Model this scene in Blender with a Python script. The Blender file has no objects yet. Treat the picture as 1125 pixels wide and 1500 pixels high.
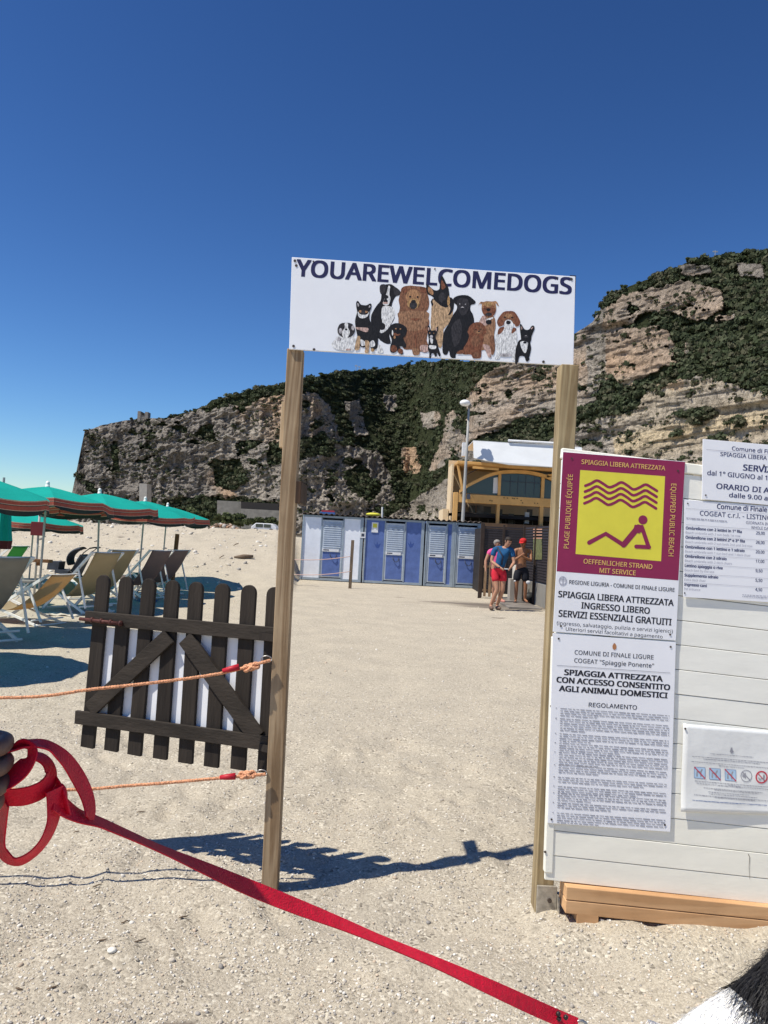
import bpy, bmesh, math, random
import numpy as np
from mathutils import Vector, Matrix, noise as mnoise
from mathutils.geometry import tessellate_polygon
R_ = math.radians
sc = bpy.context.scene
COL = sc.collection

# ---------------------------------------------------------------- camera
F, CX, CY = 1150.0, 562.5, 750.0
CAMP = Vector((0, 0, 1.5))
PITCH, ROLL = R_(2.0), R_(3.0)
RM = Matrix.Rotation(R_(90) + PITCH, 3, 'X') @ Matrix.Rotation(ROLL, 3, 'Z')
cd = bpy.data.cameras.new('camera'); cam = bpy.data.objects.new('camera', cd); COL.objects.link(cam)
cam.matrix_world = Matrix.Translation(CAMP) @ RM.to_4x4()
cd.sensor_fit = 'VERTICAL'; cd.sensor_height = 36; cd.lens = 36 * F / 1500
cd.clip_start = 0.05; cd.clip_end = 6000
sc.camera = cam
# ---------------------------------------------------------------- light
SUN_EL = R_(60); LDIR = Vector((0.912 * math.cos(SUN_EL), 0.41 * math.cos(SUN_EL), -math.sin(SUN_EL))).normalized()
w = bpy.data.worlds.new("World"); sc.world = w; w.use_nodes = True
nt = w.node_tree; nt.nodes.clear()
sky = nt.nodes.new('ShaderNodeTexSky'); sky.sky_type = 'NISHITA'; sky.sun_disc = False
sky.sun_elevation = SUN_EL
sky.sun_rotation = math.atan2(-LDIR.x, -LDIR.y)
sky.air_density = 1.0; sky.dust_density = 0.0; sky.ozone_density = 6.0; sky.altitude = 0
bg = nt.nodes.new('ShaderNodeBackground'); bg.inputs[1].default_value = 0.043
wo = nt.nodes.new('ShaderNodeOutputWorld')
gmn = nt.nodes.new('ShaderNodeGamma'); gmn.inputs[1].default_value = 1.5; nt.links.new(sky.outputs[0], gmn.inputs[0]); hsn = nt.nodes.new('ShaderNodeHueSaturation'); hsn.inputs['Saturation'].default_value = 1.03; nt.links.new(gmn.outputs[0], hsn.inputs['Color']); nt.links.new(hsn.outputs[0], bg.inputs[0]); nt.links.new(bg.outputs[0], wo.inputs[0])
sd = bpy.data.lights.new('sun', 'SUN'); sd.energy = 5.0; sd.angle = R_(0.53); sd.color = (1, .94, .82)
sun = bpy.data.objects.new('sun', sd); COL.objects.link(sun)
sun.rotation_euler = LDIR.to_track_quat('-Z', 'Y').to_euler(); sun.location = (-20, -8, 40)
sc.view_settings.view_transform = 'Standard'; sc.view_settings.look = 'None'
sc.view_settings.exposure = 0.22; sc.view_settings.gamma = 1

# ---------------------------------------------------------------- pixel -> place
def ray(px, py):
    return RM @ Vector(((px - CX) / F, -(py - CY) / F, -1))
def onY(px, py, Y):
    d = ray(px, py); return CAMP + d * (Y / d.y)
def gnd(px, py, z=0.0):
    d = ray(px, py); return CAMP + d * ((z - CAMP.z) / d.z)
def onD(px, py, D):
    d = ray(px, py); return CAMP + d * (D / math.hypot(d.x, d.y))
class Plane:                       # a real plane in the place, used to measure positions on signs
    def __init__(s, p, n): s.p = Vector(p); s.n = Vector(n).normalized()
    def __call__(s, px, py, lift=0.0):
        d = ray(px, py); q = CAMP + d * ((s.p - CAMP).dot(s.n) / d.dot(s.n)); return q + s.n * lift
def proj(p):
    q = RM.transposed() @ (Vector(p) - CAMP); return (CX + F * q.x / -q.z, CY - F * q.y / -q.z)

# ---------------------------------------------------------------- materials
def nodes(m):
    m.use_nodes = True; return m.node_tree
def mat(name, col, rough=.7, var=.12, scale=8, bump=0, bscale=60, col2=None, metal=0, spec=.3, stretch=None, detail=5, sub=0, fac=(.35,.65)):
    m = bpy.data.materials.new(name); t = nodes(m); b = t.nodes['Principled BSDF']
    tc = t.nodes.new('ShaderNodeTexCoord'); mp = t.nodes.new('ShaderNodeMapping')
    t.links.new(tc.outputs['Object'], mp.inputs[0])
    if stretch: mp.inputs['Scale'].default_value = stretch
    n = t.nodes.new('ShaderNodeTexNoise'); n.inputs['Scale'].default_value = scale; n.inputs['Detail'].default_value = detail
    n.inputs['Roughness'].default_value = .65
    t.links.new(mp.outputs[0], n.inputs[0])
    r = t.nodes.new('ShaderNodeValToRGB'); r.color_ramp.elements[0].position = fac[0]; r.color_ramp.elements[1].position = fac[1]
    c = col; c2 = col2 or tuple(x * (1 - var) for x in c); c1 = tuple(min(1, x * (1 + var)) for x in c) if not col2 else c
    r.color_ramp.elements[0].color = (*c2, 1); r.color_ramp.elements[1].color = (*c1, 1)
    t.links.new(n.outputs[0], r.inputs[0]); t.links.new(r.outputs[0], b.inputs['Base Color'])
    b.inputs['Roughness'].default_value = rough; b.inputs['Metallic'].default_value = metal
    b.inputs['Specular IOR Level'].default_value = spec
    if bump:
        n2 = t.nodes.new('ShaderNodeTexNoise'); n2.inputs['Scale'].default_value = bscale; n2.inputs['Detail'].default_value = 6
        t.links.new(mp.outputs[0], n2.inputs[0])
        bp = t.nodes.new('ShaderNodeBump'); bp.inputs['Strength'].default_value = bump; bp.inputs['Distance'].default_value = .01
        t.links.new(n2.outputs[0], bp.inputs['Height']); t.links.new(bp.outputs[0], b.inputs['Normal'])
    return m
def wood(name, light, dark, axis=2, rough=.7, scale=14, knots=True):
    """Sawn timber with grain bands running along one axis and knots."""
    m = bpy.data.materials.new(name); t = nodes(m); b = t.nodes['Principled BSDF']; L = t.links
    tc = t.nodes.new('ShaderNodeTexCoord'); mp = t.nodes.new('ShaderNodeMapping')
    s = [1, 1, 1]; s[axis] = .07; mp.inputs['Scale'].default_value = s; L.new(tc.outputs['Object'], mp.inputs[0])
    wv = t.nodes.new('ShaderNodeTexNoise'); wv.inputs['Scale'].default_value = scale; wv.inputs['Detail'].default_value = 3; wv.inputs['Distortion'].default_value = 1.4
    L.new(mp.outputs[0], wv.inputs[0])
    sn = t.nodes.new('ShaderNodeMath'); sn.operation = 'MULTIPLY'; sn.inputs[1].default_value = 26; L.new(wv.outputs[0], sn.inputs[0])
    si = t.nodes.new('ShaderNodeMath'); si.operation = 'SINE'; L.new(sn.outputs[0], si.inputs[0])
    ma = t.nodes.new('ShaderNodeMapRange'); ma.inputs[1].default_value = -1; L.new(si.outputs[0], ma.inputs[0])
    fi = t.nodes.new('ShaderNodeTexNoise'); fi.inputs['Scale'].default_value = scale * 22; fi.inputs['Detail'].default_value = 4; L.new(mp.outputs[0], fi.inputs[0])
    mx = t.nodes.new('ShaderNodeMath'); mx.operation = 'MULTIPLY_ADD'; mx.inputs[1].default_value = .55; L.new(ma.outputs[0], mx.inputs[0])
    f2 = t.nodes.new('ShaderNodeMath'); f2.operation = 'MULTIPLY'; f2.inputs[1].default_value = .5; L.new(fi.outputs[0], f2.inputs[0]); L.new(f2.outputs[0], mx.inputs[2])
    st = t.nodes.new('ShaderNodeTexNoise'); st.inputs['Scale'].default_value = 3; st.inputs['Detail'].default_value = 5; L.new(tc.outputs['Object'], st.inputs[0])
    r = t.nodes.new('ShaderNodeValToRGB'); r.color_ramp.elements[0].position = .15; r.color_ramp.elements[1].position = .85
    r.color_ramp.elements[0].color = (*light, 1); r.color_ramp.elements[1].color = (*dark, 1); L.new(mx.outputs[0], r.inputs[0])
    mm = t.nodes.new('ShaderNodeMix'); mm.data_type = 'RGBA'; mm.blend_type = 'MULTIPLY'; L.new(r.outputs[0], mm.inputs[6])
    r2 = t.nodes.new('ShaderNodeValToRGB'); r2.color_ramp.elements[0].color = (.62, .6, .58, 1); r2.color_ramp.elements[0].position = .35; r2.color_ramp.elements[1].position = .6
    L.new(st.outputs[0], r2.inputs[0]); L.new(r2.outputs[0], mm.inputs[7]); mm.inputs[0].default_value = .7
    L.new(mm.outputs[2], b.inputs['Base Color']); b.inputs['Roughness'].default_value = rough; b.inputs['Specular IOR Level'].default_value = .25
    bp = t.nodes.new('ShaderNodeBump'); bp.inputs['Strength'].default_value = .35; bp.inputs['Distance'].default_value = .002
    L.new(mx.outputs[0], bp.inputs['Height']); L.new(bp.outputs[0], b.inputs['Normal'])
    return m
def attr_mat(name, attr='Col', rough=.85, nscale=40, var=.35, bump=.3, bdist=.01, spec=.2):
    """Colour from a baked vertex attribute (what the thing itself is coloured), broken up by noise."""
    m = bpy.data.materials.new(name); t = nodes(m); b = t.nodes['Principled BSDF']; L = t.links
    a = t.nodes.new('ShaderNodeAttribute'); a.attribute_name = attr
    tc = t.nodes.new('ShaderNodeTexCoord'); n = t.nodes.new('ShaderNodeTexNoise'); n.inputs['Scale'].default_value = nscale; n.inputs['Detail'].default_value = 8; n.inputs['Roughness'].default_value = .7
    L.new(tc.outputs['Object'], n.inputs[0])
    mr = t.nodes.new('ShaderNodeMapRange'); mr.inputs[1].default_value = .3; mr.inputs[2].default_value = .7; mr.inputs[3].default_value = 1 - var; mr.inputs[4].default_value = 1 + var
    L.new(n.outputs[0], mr.inputs[0])
    mm = t.nodes.new('ShaderNodeVectorMath'); mm.operation = 'SCALE'; L.new(a.outputs['Color'], mm.inputs[0]); L.new(mr.outputs[0], mm.inputs['Scale'])
    L.new(mm.outputs[0], b.inputs['Base Color']); b.inputs['Roughness'].default_value = rough; b.inputs['Specular IOR Level'].default_value = spec
    if bump:
        bp = t.nodes.new('ShaderNodeBump'); bp.inputs['Strength'].default_value = bump; bp.inputs['Distance'].default_value = bdist
        L.new(n.outputs[0], bp.inputs['Height']); L.new(bp.outputs[0], b.inputs['Normal'])
    return m

# ---------------------------------------------------------------- objects
ORG = {}
def mw(o): return ORG.get(o.name, Matrix.Identity(4))
def thing(name, label, cat, loc=(0, 0, 0), rz=0, group=None):
    o = bpy.data.objects.new(name, None); COL.objects.link(o); o.empty_display_size = .1
    o.location = loc; o.rotation_euler = (0, 0, rz)
    ORG[o.name] = Matrix.Translation(Vector(loc)) @ Matrix.Rotation(rz, 4, 'Z')
    tag(o, label, cat, group); return o
def tag(o, label=None, cat=None, group=None, kind=None):
    if label: o['label'] = label
    if cat: o['category'] = cat
    if group: o['group'] = group
    if kind: o['kind'] = kind
    return o
def finish(me, name, mats, parent=None, smooth=False, bevel=0, kind=None):
    """Link a mesh whose vertices are in world coordinates."""
    o = bpy.data.objects.new(name, me); COL.objects.link(o)
    for m in (mats if isinstance(mats, (list, tuple)) else [mats]): me.materials.append(m)
    if parent is not None:
        me.transform(mw(parent).inverted()); o.parent = parent; ORG[o.name] = mw(parent)
    if smooth: me.polygons.foreach_set('use_smooth', [True] * len(me.polygons))
    if bevel:
        b = o.modifiers.new('bevel', 'BEVEL'); b.width = bevel; b.segments = 2; b.limit_method = 'ANGLE'
    if kind: o['kind'] = kind
    return o
class MB:
    def __init__(s): s.v = []; s.f = []; s.m = []; s.mi = 0
    def add(s, vs, fs, mi=None):
        o = len(s.v); s.v += [tuple(p) for p in vs]; s.f += [tuple(i + o for i in f) for f in fs]; s.m += [s.mi if mi is None else mi] * len(fs); return s
    def hexa(s, c8, mi=None):      # bottom 4 (ccw) then top 4
        return s.add(c8, [(3, 2, 1, 0), (4, 5, 6, 7), (0, 1, 5, 4), (1, 2, 6, 5), (2, 3, 7, 6), (3, 0, 4, 7)], mi)
    def box(s, a, b, M=None, mi=None):
        (x0, y0, z0), (x1, y1, z1) = a, b
        c = [Vector(p) for p in ((x0, y0, z0), (x1, y0, z0), (x1, y1, z0), (x0, y1, z0), (x0, y0, z1), (x1, y0, z1), (x1, y1, z1), (x0, y1, z1))]
        if M: c = [M @ p for p in c]
        return s.hexa(c, mi)
    def beam(s, p, q, w_, h_, up=(0, 0, 1), mi=None):   # w_ across, h_ along 'up'
        p, q, up = Vector(p), Vector(q), Vector(up); d = (q - p).normalized(); sd_ = d.cross(up).normalized(); u = sd_.cross(d).normalized()
        a, b = sd_ * w_ / 2, u * h_ / 2
        return s.hexa([p - a - b, p + a - b, q + a - b, q - a - b, p - a + b, p + a + b, q + a + b, q - a + b], mi)
    def tube(s, pts, r, n=8, cap=True, mi=None):
        pts = [Vector(p) for p in pts]; rs = r if isinstance(r, (list, tuple)) else [r] * len(pts)
        vs, fs = [], []; ref = None
        for i, p in enumerate(pts):
            d = (pts[min(i + 1, len(pts) - 1)] - pts[max(i - 1, 0)]).normalized()
            if ref is None: ref = d.orthogonal().normalized()
            ref = (ref - d * ref.dot(d)).normalized(); bt = d.cross(ref)
            for k in range(n):
                a = 2 * math.pi * k / n; vs.append(p + (ref * math.cos(a) + bt * math.sin(a)) * rs[i])
        for i in range(len(pts) - 1):
            for k in range(n): fs.append((i * n + k, i * n + (k + 1) % n, (i + 1) * n + (k + 1) % n, (i + 1) * n + k))
        if cap: fs.append(tuple(range(n - 1, -1, -1))); fs.append(tuple((len(pts) - 1) * n + k for k in range(n)))
        return s.add(vs, fs, mi)
    def ball(s, c, r, seg=10, rings=7, mi=None, M=None):
        rx, ry, rz = (r, r, r) if not isinstance(r, (list, tuple)) else r
        vs = []; fs = []; c = Vector(c)
        for i in range(rings + 1):
            th = math.pi * i / rings
            for k in range(seg):
                a = 2 * math.pi * k / seg; p = Vector((rx * math.sin(th) * math.cos(a), ry * math.sin(th) * math.sin(a), rz * math.cos(th)))
                if M: p = M @ p
                vs.append(c + p)
        for i in range(rings):
            for k in range(seg): fs.append((i * seg + k, (i + 1) * seg + k, (i + 1) * seg + (k + 1) % seg, i * seg + (k + 1) % seg))
        return s.add(vs, fs, mi)
    def slab(s, pts, n, th, mi=None):   # polygon pts (front face), extruded back along -n
        pts = [Vector(p) for p in pts]; k = len(pts); back = [p - Vector(n) * th for p in pts]
        nn = Vector((0, 0, 0))
        for i in range(k): nn += pts[i].cross(pts[(i + 1) % k])
        if nn.dot(Vector(n)) < 0: pts.reverse(); back.reverse()
        return s.add(pts + back, [tuple(range(k)), tuple(range(2 * k - 1, k - 1, -1))] + [(i, k + i, k + (i + 1) % k, (i + 1) % k) for i in range(k)], mi)
    def flat(s, pts, n=None, mi=None):
        pts = [Vector(p) for p in pts]
        if n is not None:
            nn = Vector((0, 0, 0))
            for i in range(len(pts)): nn += pts[i].cross(pts[(i + 1) % len(pts)])
            if nn.dot(Vector(n)) < 0: pts.reverse()
        return s.add(pts, [tuple(range(len(pts)))], mi)
    def build(s, name, mats, parent=None, smooth=False, bevel=0, kind=None):
        me = bpy.data.meshes.new(name); me.from_pydata(s.v, [], s.f); me.update()
        o = finish(me, name, mats, parent, smooth, bevel, kind)
        if any(s.m): me.polygons.foreach_set('material_index', s.m)
        return o
def npmesh(name, V, Fq, mats, parent=None, smooth=False, kind=None, cols=None):
    me = bpy.data.meshes.new(name); V = np.asarray(V, np.float32); Fq = np.asarray(Fq, np.int32); k = Fq.shape[1]
    me.vertices.add(len(V)); me.vertices.foreach_set('co', V.ravel())
    me.loops.add(Fq.size); me.loops.foreach_set('vertex_index', Fq.ravel())
    me.polygons.add(len(Fq)); me.polygons.foreach_set('loop_start', np.arange(0, Fq.size, k, dtype=np.int32))
    me.update(calc_edges=True)
    for an, c in (cols or {}).items():
        a = me.color_attributes.new(an, 'FLOAT_COLOR', 'POINT'); a.data.foreach_set('color', np.asarray(c, np.float32).ravel())
    return finish(me, name, mats, parent, smooth, 0, kind)
def dup(o, loc=None, rz=None, label=None, parent=None):
    c = o.copy(); COL.objects.link(c)
    if parent is not None: c.parent = parent
    if loc is not None: c.location = loc
    if rz is not None: c.rotation_euler = (0, 0, rz)
    if label: c['label'] = label
    for ch in KIDS(o): dup(ch, parent=c)
    return c
def KIDS(o): return [x for x in COL.objects if x.parent == o]
def crom(pts, n=4, closed=True):
    out = []; k = len(pts)
    rng = range(k if closed else k - 1)
    for i in rng:
        g = lambda j: Vector(pts[j % k]) if closed else Vector(pts[max(0, min(k - 1, j))])
        p0, p1, p2, p3 = g(i - 1), g(i), g(i + 1), g(i + 2)
        for a in range(n):
            t = a / n; out.append(.5 * ((2 * p1) + (p2 - p0) * t + (2 * p0 - 5 * p1 + 4 * p2 - p3) * t * t + (3 * p1 - p0 - 3 * p2 + p3) * t ** 3))
    if not closed: out.append(Vector(pts[-1]))
    return out
# ---- text
_fc = {}
try: FONT = bpy.data.fonts.load(bpy.utils.system_resource('DATAFILES') + '/fonts/NotoSansHebrew-Regular.woff2')
except Exception: FONT = None
def glyphs(s):
    key = s
    if key in _fc: return _fc[key]
    cu = bpy.data.curves.new('t', 'FONT'); cu.body = s; cu.size = 1; cu.resolution_u = 3; cu.fill_mode = 'FRONT'
    if FONT: cu.font = FONT
    o = bpy.data.objects.new('t', cu); COL.objects.link(o)
    dg = bpy.context.evaluated_depsgraph_get(); me = bpy.data.meshes.new_from_object(o.evaluated_get(dg))
    v = [tuple(x.co) for x in me.vertices]; f = [tuple(p.vertices) for p in me.polygons]
    par = list(range(len(v)))                 # overlapping strokes of one letter must not lie in one plane
    def fd(i):
        while par[i] != i: par[i] = par[par[i]]; i = par[i]
        return i
    for q in f:
        for i in q[1:]: par[fd(i)] = fd(q[0])
    isl = {}; 
    for i in range(len(v)): isl.setdefault(fd(i), len(isl))
    v = [(p[0], p[1], isl[fd(i)] % 4 * .000012) for i, p in enumerate(v)]
    bpy.data.objects.remove(o); bpy.data.curves.remove(cu); bpy.data.meshes.remove(me)
    _fc[key] = (v, f); return v, f
CAPH = max(q[1] for q in glyphs('H')[0])
def text_to(mb, pl, s, p0, p1, cap, bold=0.0, lift=.002, mi=None, slant=0):
    """Lay one line of lettering on plane pl from point p0 to p1 (baseline), capital height cap."""
    v, f = glyphs(s)
    x0 = min(a[0] for a in v); x1 = max(a[0] for a in v)
    A, B = pl(*p0, lift), pl(*p1, lift); ex = (B - A).normalized(); W = (B - A).length
    ey = pl.n.cross(ex).normalized()
    dd = (A - CAMP).dot(RM @ Vector((0, 0, -1))); H = cap * dd / F / CAPH
    kx = W / (x1 - x0)
    offs = [(0, 0)] if not bold else [(-bold, -bold * .6), (bold, bold * .6), (-bold, bold * .6), (bold, -bold * .6), (0, 0)]
    for j, (ox, oy) in enumerate(offs):      # heavier weights: the outline thickened by overlaid strokes
        mb.add([A + ex * ((a[0] - x0 + ox) * kx) + ey * ((a[1] + oy) * H) + pl.n * (.00006 * j + a[2]) for a in v], f, mi)
def lines(pl, rows, m, parent, lift, name='text_line'):
    for s, p0, p1, cap, bold in rows:
        mb = MB(); text_to(mb, pl, s, p0, p1, cap, bold, lift); mb.build(name, m, parent)
def tf(crop, scale):               # crop coordinates -> photo coordinates
    return lambda x, y: (crop[0] + x / scale, crop[1] + y / scale)
# ---- numpy noise
_rs = np.random.RandomState(7); _T = _rs.rand(256, 256)
def vn(x, y, s=0):
    x = np.asarray(x, float) + s * 17.31; y = np.asarray(y, float) + s * 9.7
    xi = np.floor(x).astype(int); yi = np.floor(y).astype(int); fx = x - xi; fy = y - yi
    fx = fx * fx * (3 - 2 * fx); fy = fy * fy * (3 - 2 * fy)
    a = _T[xi % 256, yi % 256]; b = _T[(xi + 1) % 256, yi % 256]; c = _T[xi % 256, (yi + 1) % 256]; d = _T[(xi + 1) % 256, (yi + 1) % 256]
    return (a * (1 - fx) + b * fx) * (1 - fy) + (c * (1 - fx) + d * fx) * fy
def fbm(x, y, o=4, s=0):
    t = 0; a = 1; n = 0
    for i in range(o): t = t + a * vn(x * 2 ** i, y * 2 ** i, s + i); n += a; a *= .5
    return t / n - .5
def ridged(x, y, o=4, s=0):
    t = 0; a = 1; n = 0
    for i in range(o): t = t + a * (1 - np.abs(2 * vn(x * 2 ** i, y * 2 ** i, s + i) - 1)); n += a; a *= .5
    return t / n
def inpoly(x, y, poly):
    c = np.zeros(x.shape, bool); k = len(poly)
    for i in range(k):
        (xa, ya), (xb, yb) = poly[i], poly[i - 1]
        if ya == yb: continue
        c ^= ((ya > y) != (yb > y)) & (x < (xb - xa) * (y - ya) / (yb - ya) + xa)
    return c
rnd = random.Random(5)
# ================================================================ ground
def axis(segs):
    out = [segs[0][0]]
    for a, b, st in segs:
        n = max(1, int(round((b - a) / st))); out += list(np.linspace(a, b, n + 1)[1:])
    return np.array(out)
gx = axis([(-1200, -300, 150), (-300, -60, 20), (-60, -16, 1.2), (-16, -3.2, .12), (-3.2, 3.4, .03), (3.4, 12, .3), (12, 60, 4), (60, 300, 30), (300, 1200, 150)])
gy = axis([(-60, 0, 6), (0, 2, .2), (2, 7.5, .03), (7.5, 14, .08), (14, 40, .16), (40, 120, 4), (120, 400, 20), (400, 1200, 160)])
GX, GY = np.meshgrid(gx, gy)
def sstep(a, b, x): t = np.clip((x - a) / (b - a), 0, 1); return t * t * (3 - 2 * t)
_fr = random.Random(77); FOOT = []
for _k in range(15):
    _a = _fr.uniform(.9, 2.2); _x, _y = _fr.uniform(-1.6, 1.2), _fr.uniform(2.4, 5.0)
    for _j in range(10):
        FOOT.append((_x + .09 * (-1) ** _j * math.sin(_a), _y - .09 * (-1) ** _j * math.cos(_a), _a + _fr.uniform(-.2, .2))); _x += .62 * math.cos(_a); _y += .62 * math.sin(_a)
def height(X, Y):
    X = np.asarray(X, float); Y = np.asarray(Y, float)
    left = 1 - sstep(-.133, -.104, X / np.maximum(Y, 5))
    toe = 19.3 + 1.2 * fbm(X / 3, X * 0, 3, 3)
    rise = sstep(0, 1, (Y - toe) / 9.0); fall = 1 - sstep(31, 44, Y)
    wv = fbm(X / 2.6, Y / 2.2, 4, 11)
    crest = 1.60 + .10 * np.sin(X * .22 + 1) - .02 * (X + 5) * (X < -5) * 0 + .22 * wv
    berm = rise * fall * crest * left
    back = sstep(29.5, 33, Y) * fall * 1.5 * (1 - left) * (1 - sstep(1.5, 3, X))
    mound = .052 * sstep(.62, .78, X) * (1 - sstep(2.4, 3, X)) * sstep(2.86, 3.07, Y + .035 * np.sin(X * 7)) * (1 - sstep(3.35, 3.6, Y))
    fp = fbm(X / .33, Y / .33, 2, 5) * .065 - .022 * np.maximum(ridged(X / .42, Y / .5, 2, 6) - .78, 0) * 4 + fbm(X / .11, Y / .11, 3, 8) * .014
    for i_ in range(150):
        fx_, fy_, fa_ = FOOT[i_]; c_, s_ = math.cos(fa_), math.sin(fa_); dx_ = (X - fx_) * c_ + (Y - fy_) * s_; dy_ = -(X - fx_) * s_ + (Y - fy_) * c_
        r2 = (dx_ / .135) ** 2 + (dy_ / .052) ** 2; near_m = r2 < 9
        fp = fp + np.where(near_m, -.013 * np.exp(-r2 ** 1.5) + .006 * np.exp(-((np.sqrt(r2) - 1.45) / .35) ** 2), 0)
    und = fbm(X / 1.3, Y / 1.3, 3, 2) * .035
    near = 1 - sstep(10, 30, Y)
    lump = (rise * fall * left) * (.16 * np.maximum(ridged(X / .8, Y / .6, 3, 4) - .62, 0) + .09 * fbm(X / .25, Y / .3, 3, 9))
    flat_ = 1 - .75 * np.exp(-(((X + .1) / 3.2) ** 2)) * (Y > 6)
    return mound + berm + back + lump + (fp * (.25 + .75 * near) + und) * flat_
def hz(x, y): return float(height(np.array([x]), np.array([y]))[0])
GZ = height(GX, GY)
ny_, nx_ = GX.shape
idx = np.arange(ny_ * nx_).reshape(ny_, nx_)
Fq = np.stack([idx[:-1, :-1], idx[:-1, 1:], idx[1:, 1:], idx[1:, :-1]], -1).reshape(-1, 4)
wet = np.exp(-(((GX - 3.0) / 1.7) ** 2 + ((GY - 19.6) / .75) ** 2) * (1 + 2.5 * fbm(GX, GY * 3, 3, 21))) 
wet = np.clip(wet * 1.6 - .25, 0, 1) * (GX < 4.6)
WC = np.stack([wet, wet, wet, np.ones_like(wet)], -1).reshape(-1, 4)
gm = bpy.data.materials.new('gravel_sand'); t = nodes(gm); b = t.nodes['Principled BSDF']; L = t.links
tc = t.nodes.new('ShaderNodeTexCoord')
def tex(kind, scale, **k):
    n = t.nodes.new(kind); n.inputs['Scale'].default_value = scale
    for a, v in k.items(): n.inputs[a].default_value = v
    L.new(tc.outputs['Object'], n.inputs['Vector']); return n
v1 = tex('ShaderNodeTexVoronoi', 85, Randomness=1); v2 = tex('ShaderNodeTexVoronoi', 210); n1 = tex('ShaderNodeTexNoise', 1.7, Detail=6); n2 = tex('ShaderNodeTexNoise', 260, Detail=3); n3 = tex('ShaderNodeTexNoise', 14, Detail=5)
sep = t.nodes.new('ShaderNodeSeparateColor'); L.new(v1.outputs['Color'], sep.inputs[0])
cr = t.nodes.new('ShaderNodeValToRGB'); e = cr.color_ramp.elements
e[0].position = 0; e[0].color = (.21, .185, .15, 1); e[1].position = 1; e[1].color = (.74, .69, .58, 1)
for p_, c_ in ((.12, (.37, .33, .265, 1)), (.45, (.48, .43, .348, 1)), (.8, (.55, .495, .40, 1))):
    q = cr.color_ramp.elements.new(p_); q.color = c_
L.new(sep.outputs[0], cr.inputs[0])
sep2 = t.nodes.new('ShaderNodeSeparateColor'); L.new(v2.outputs['Color'], sep2.inputs[0])
cr2 = t.nodes.new('ShaderNodeValToRGB'); e = cr2.color_ramp.elements; e[0].color = (.37, .325, .257, 1); e[1].color = (.60, .545, .445, 1); L.new(sep2.outputs[1], cr2.inputs[0])
mx = t.nodes.new('ShaderNodeMix'); mx.data_type = 'RGBA'; mr = t.nodes.new('ShaderNodeMapRange'); mr.inputs[1].default_value = .42; mr.inputs[2].default_value = .58; L.new(n3.outputs[0], mr.inputs[0]); L.new(mr.outputs[0], mx.inputs[0])
L.new(cr.outputs[0], mx.inputs[6]); L.new(cr2.outputs[0], mx.inputs[7])
m2 = t.nodes.new('ShaderNodeMix'); m2.data_type = 'RGBA'; m2.blend_type = 'MULTIPLY'; m2.inputs[0].default_value = 1
cr3 = t.nodes.new('ShaderNodeValToRGB'); e = cr3.color_ramp.elements; e[0].position = .3; e[0].color = (.86, .85, .84, 1); e[1].position = .7; e[1].color = (1.0, .985, .96, 1); L.new(n1.outputs[0], cr3.inputs[0])
L.new(mx.outputs[2], m2.inputs[6]); L.new(cr3.outputs[0], m2.inputs[7])
at = t.nodes.new('ShaderNodeAttribute'); at.attribute_name = 'Wet'
m3 = t.nodes.new('ShaderNodeMix'); m3.data_type = 'RGBA'; L.new(at.outputs['Fac'], m3.inputs[0]); L.new(m2.outputs[2], m3.inputs[6]); m3.inputs[7].default_value = (.17, .145, .12, 1)
L.new(m3.outputs[2], b.inputs['Base Color']); b.inputs['Roughness'].default_value = .95; b.inputs['Specular IOR Level'].default_value = .1
ad = t.nodes.new('ShaderNodeMath'); ad.operation = 'ADD'; L.new(v1.outputs['Distance'], ad.inputs[0]); L.new(n2.outputs[0], ad.inputs[1])
bp = t.nodes.new('ShaderNodeBump'); bp.invert = True; bp.inputs['Strength'].default_value = .55; bp.inputs['Distance'].default_value = .006
L.new(ad.outputs[0], bp.inputs['Height'])
n4 = tex('ShaderNodeTexNoise', 22, Detail=6, Roughness=.7)
b2 = t.nodes.new('ShaderNodeBump'); b2.inputs['Strength'].default_value = .5; b2.inputs['Distance'].default_value = .03
L.new(n4.outputs[0], b2.inputs['Height']); L.new(bp.outputs[0], b2.inputs['Normal']); L.new(b2.outputs[0], b.inputs['Normal'])
npmesh('ground', np.stack([GX, GY, GZ], -1).reshape(-1, 3), Fq, gm, smooth=True, kind='structure', cols={'Wet': WC})

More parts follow.
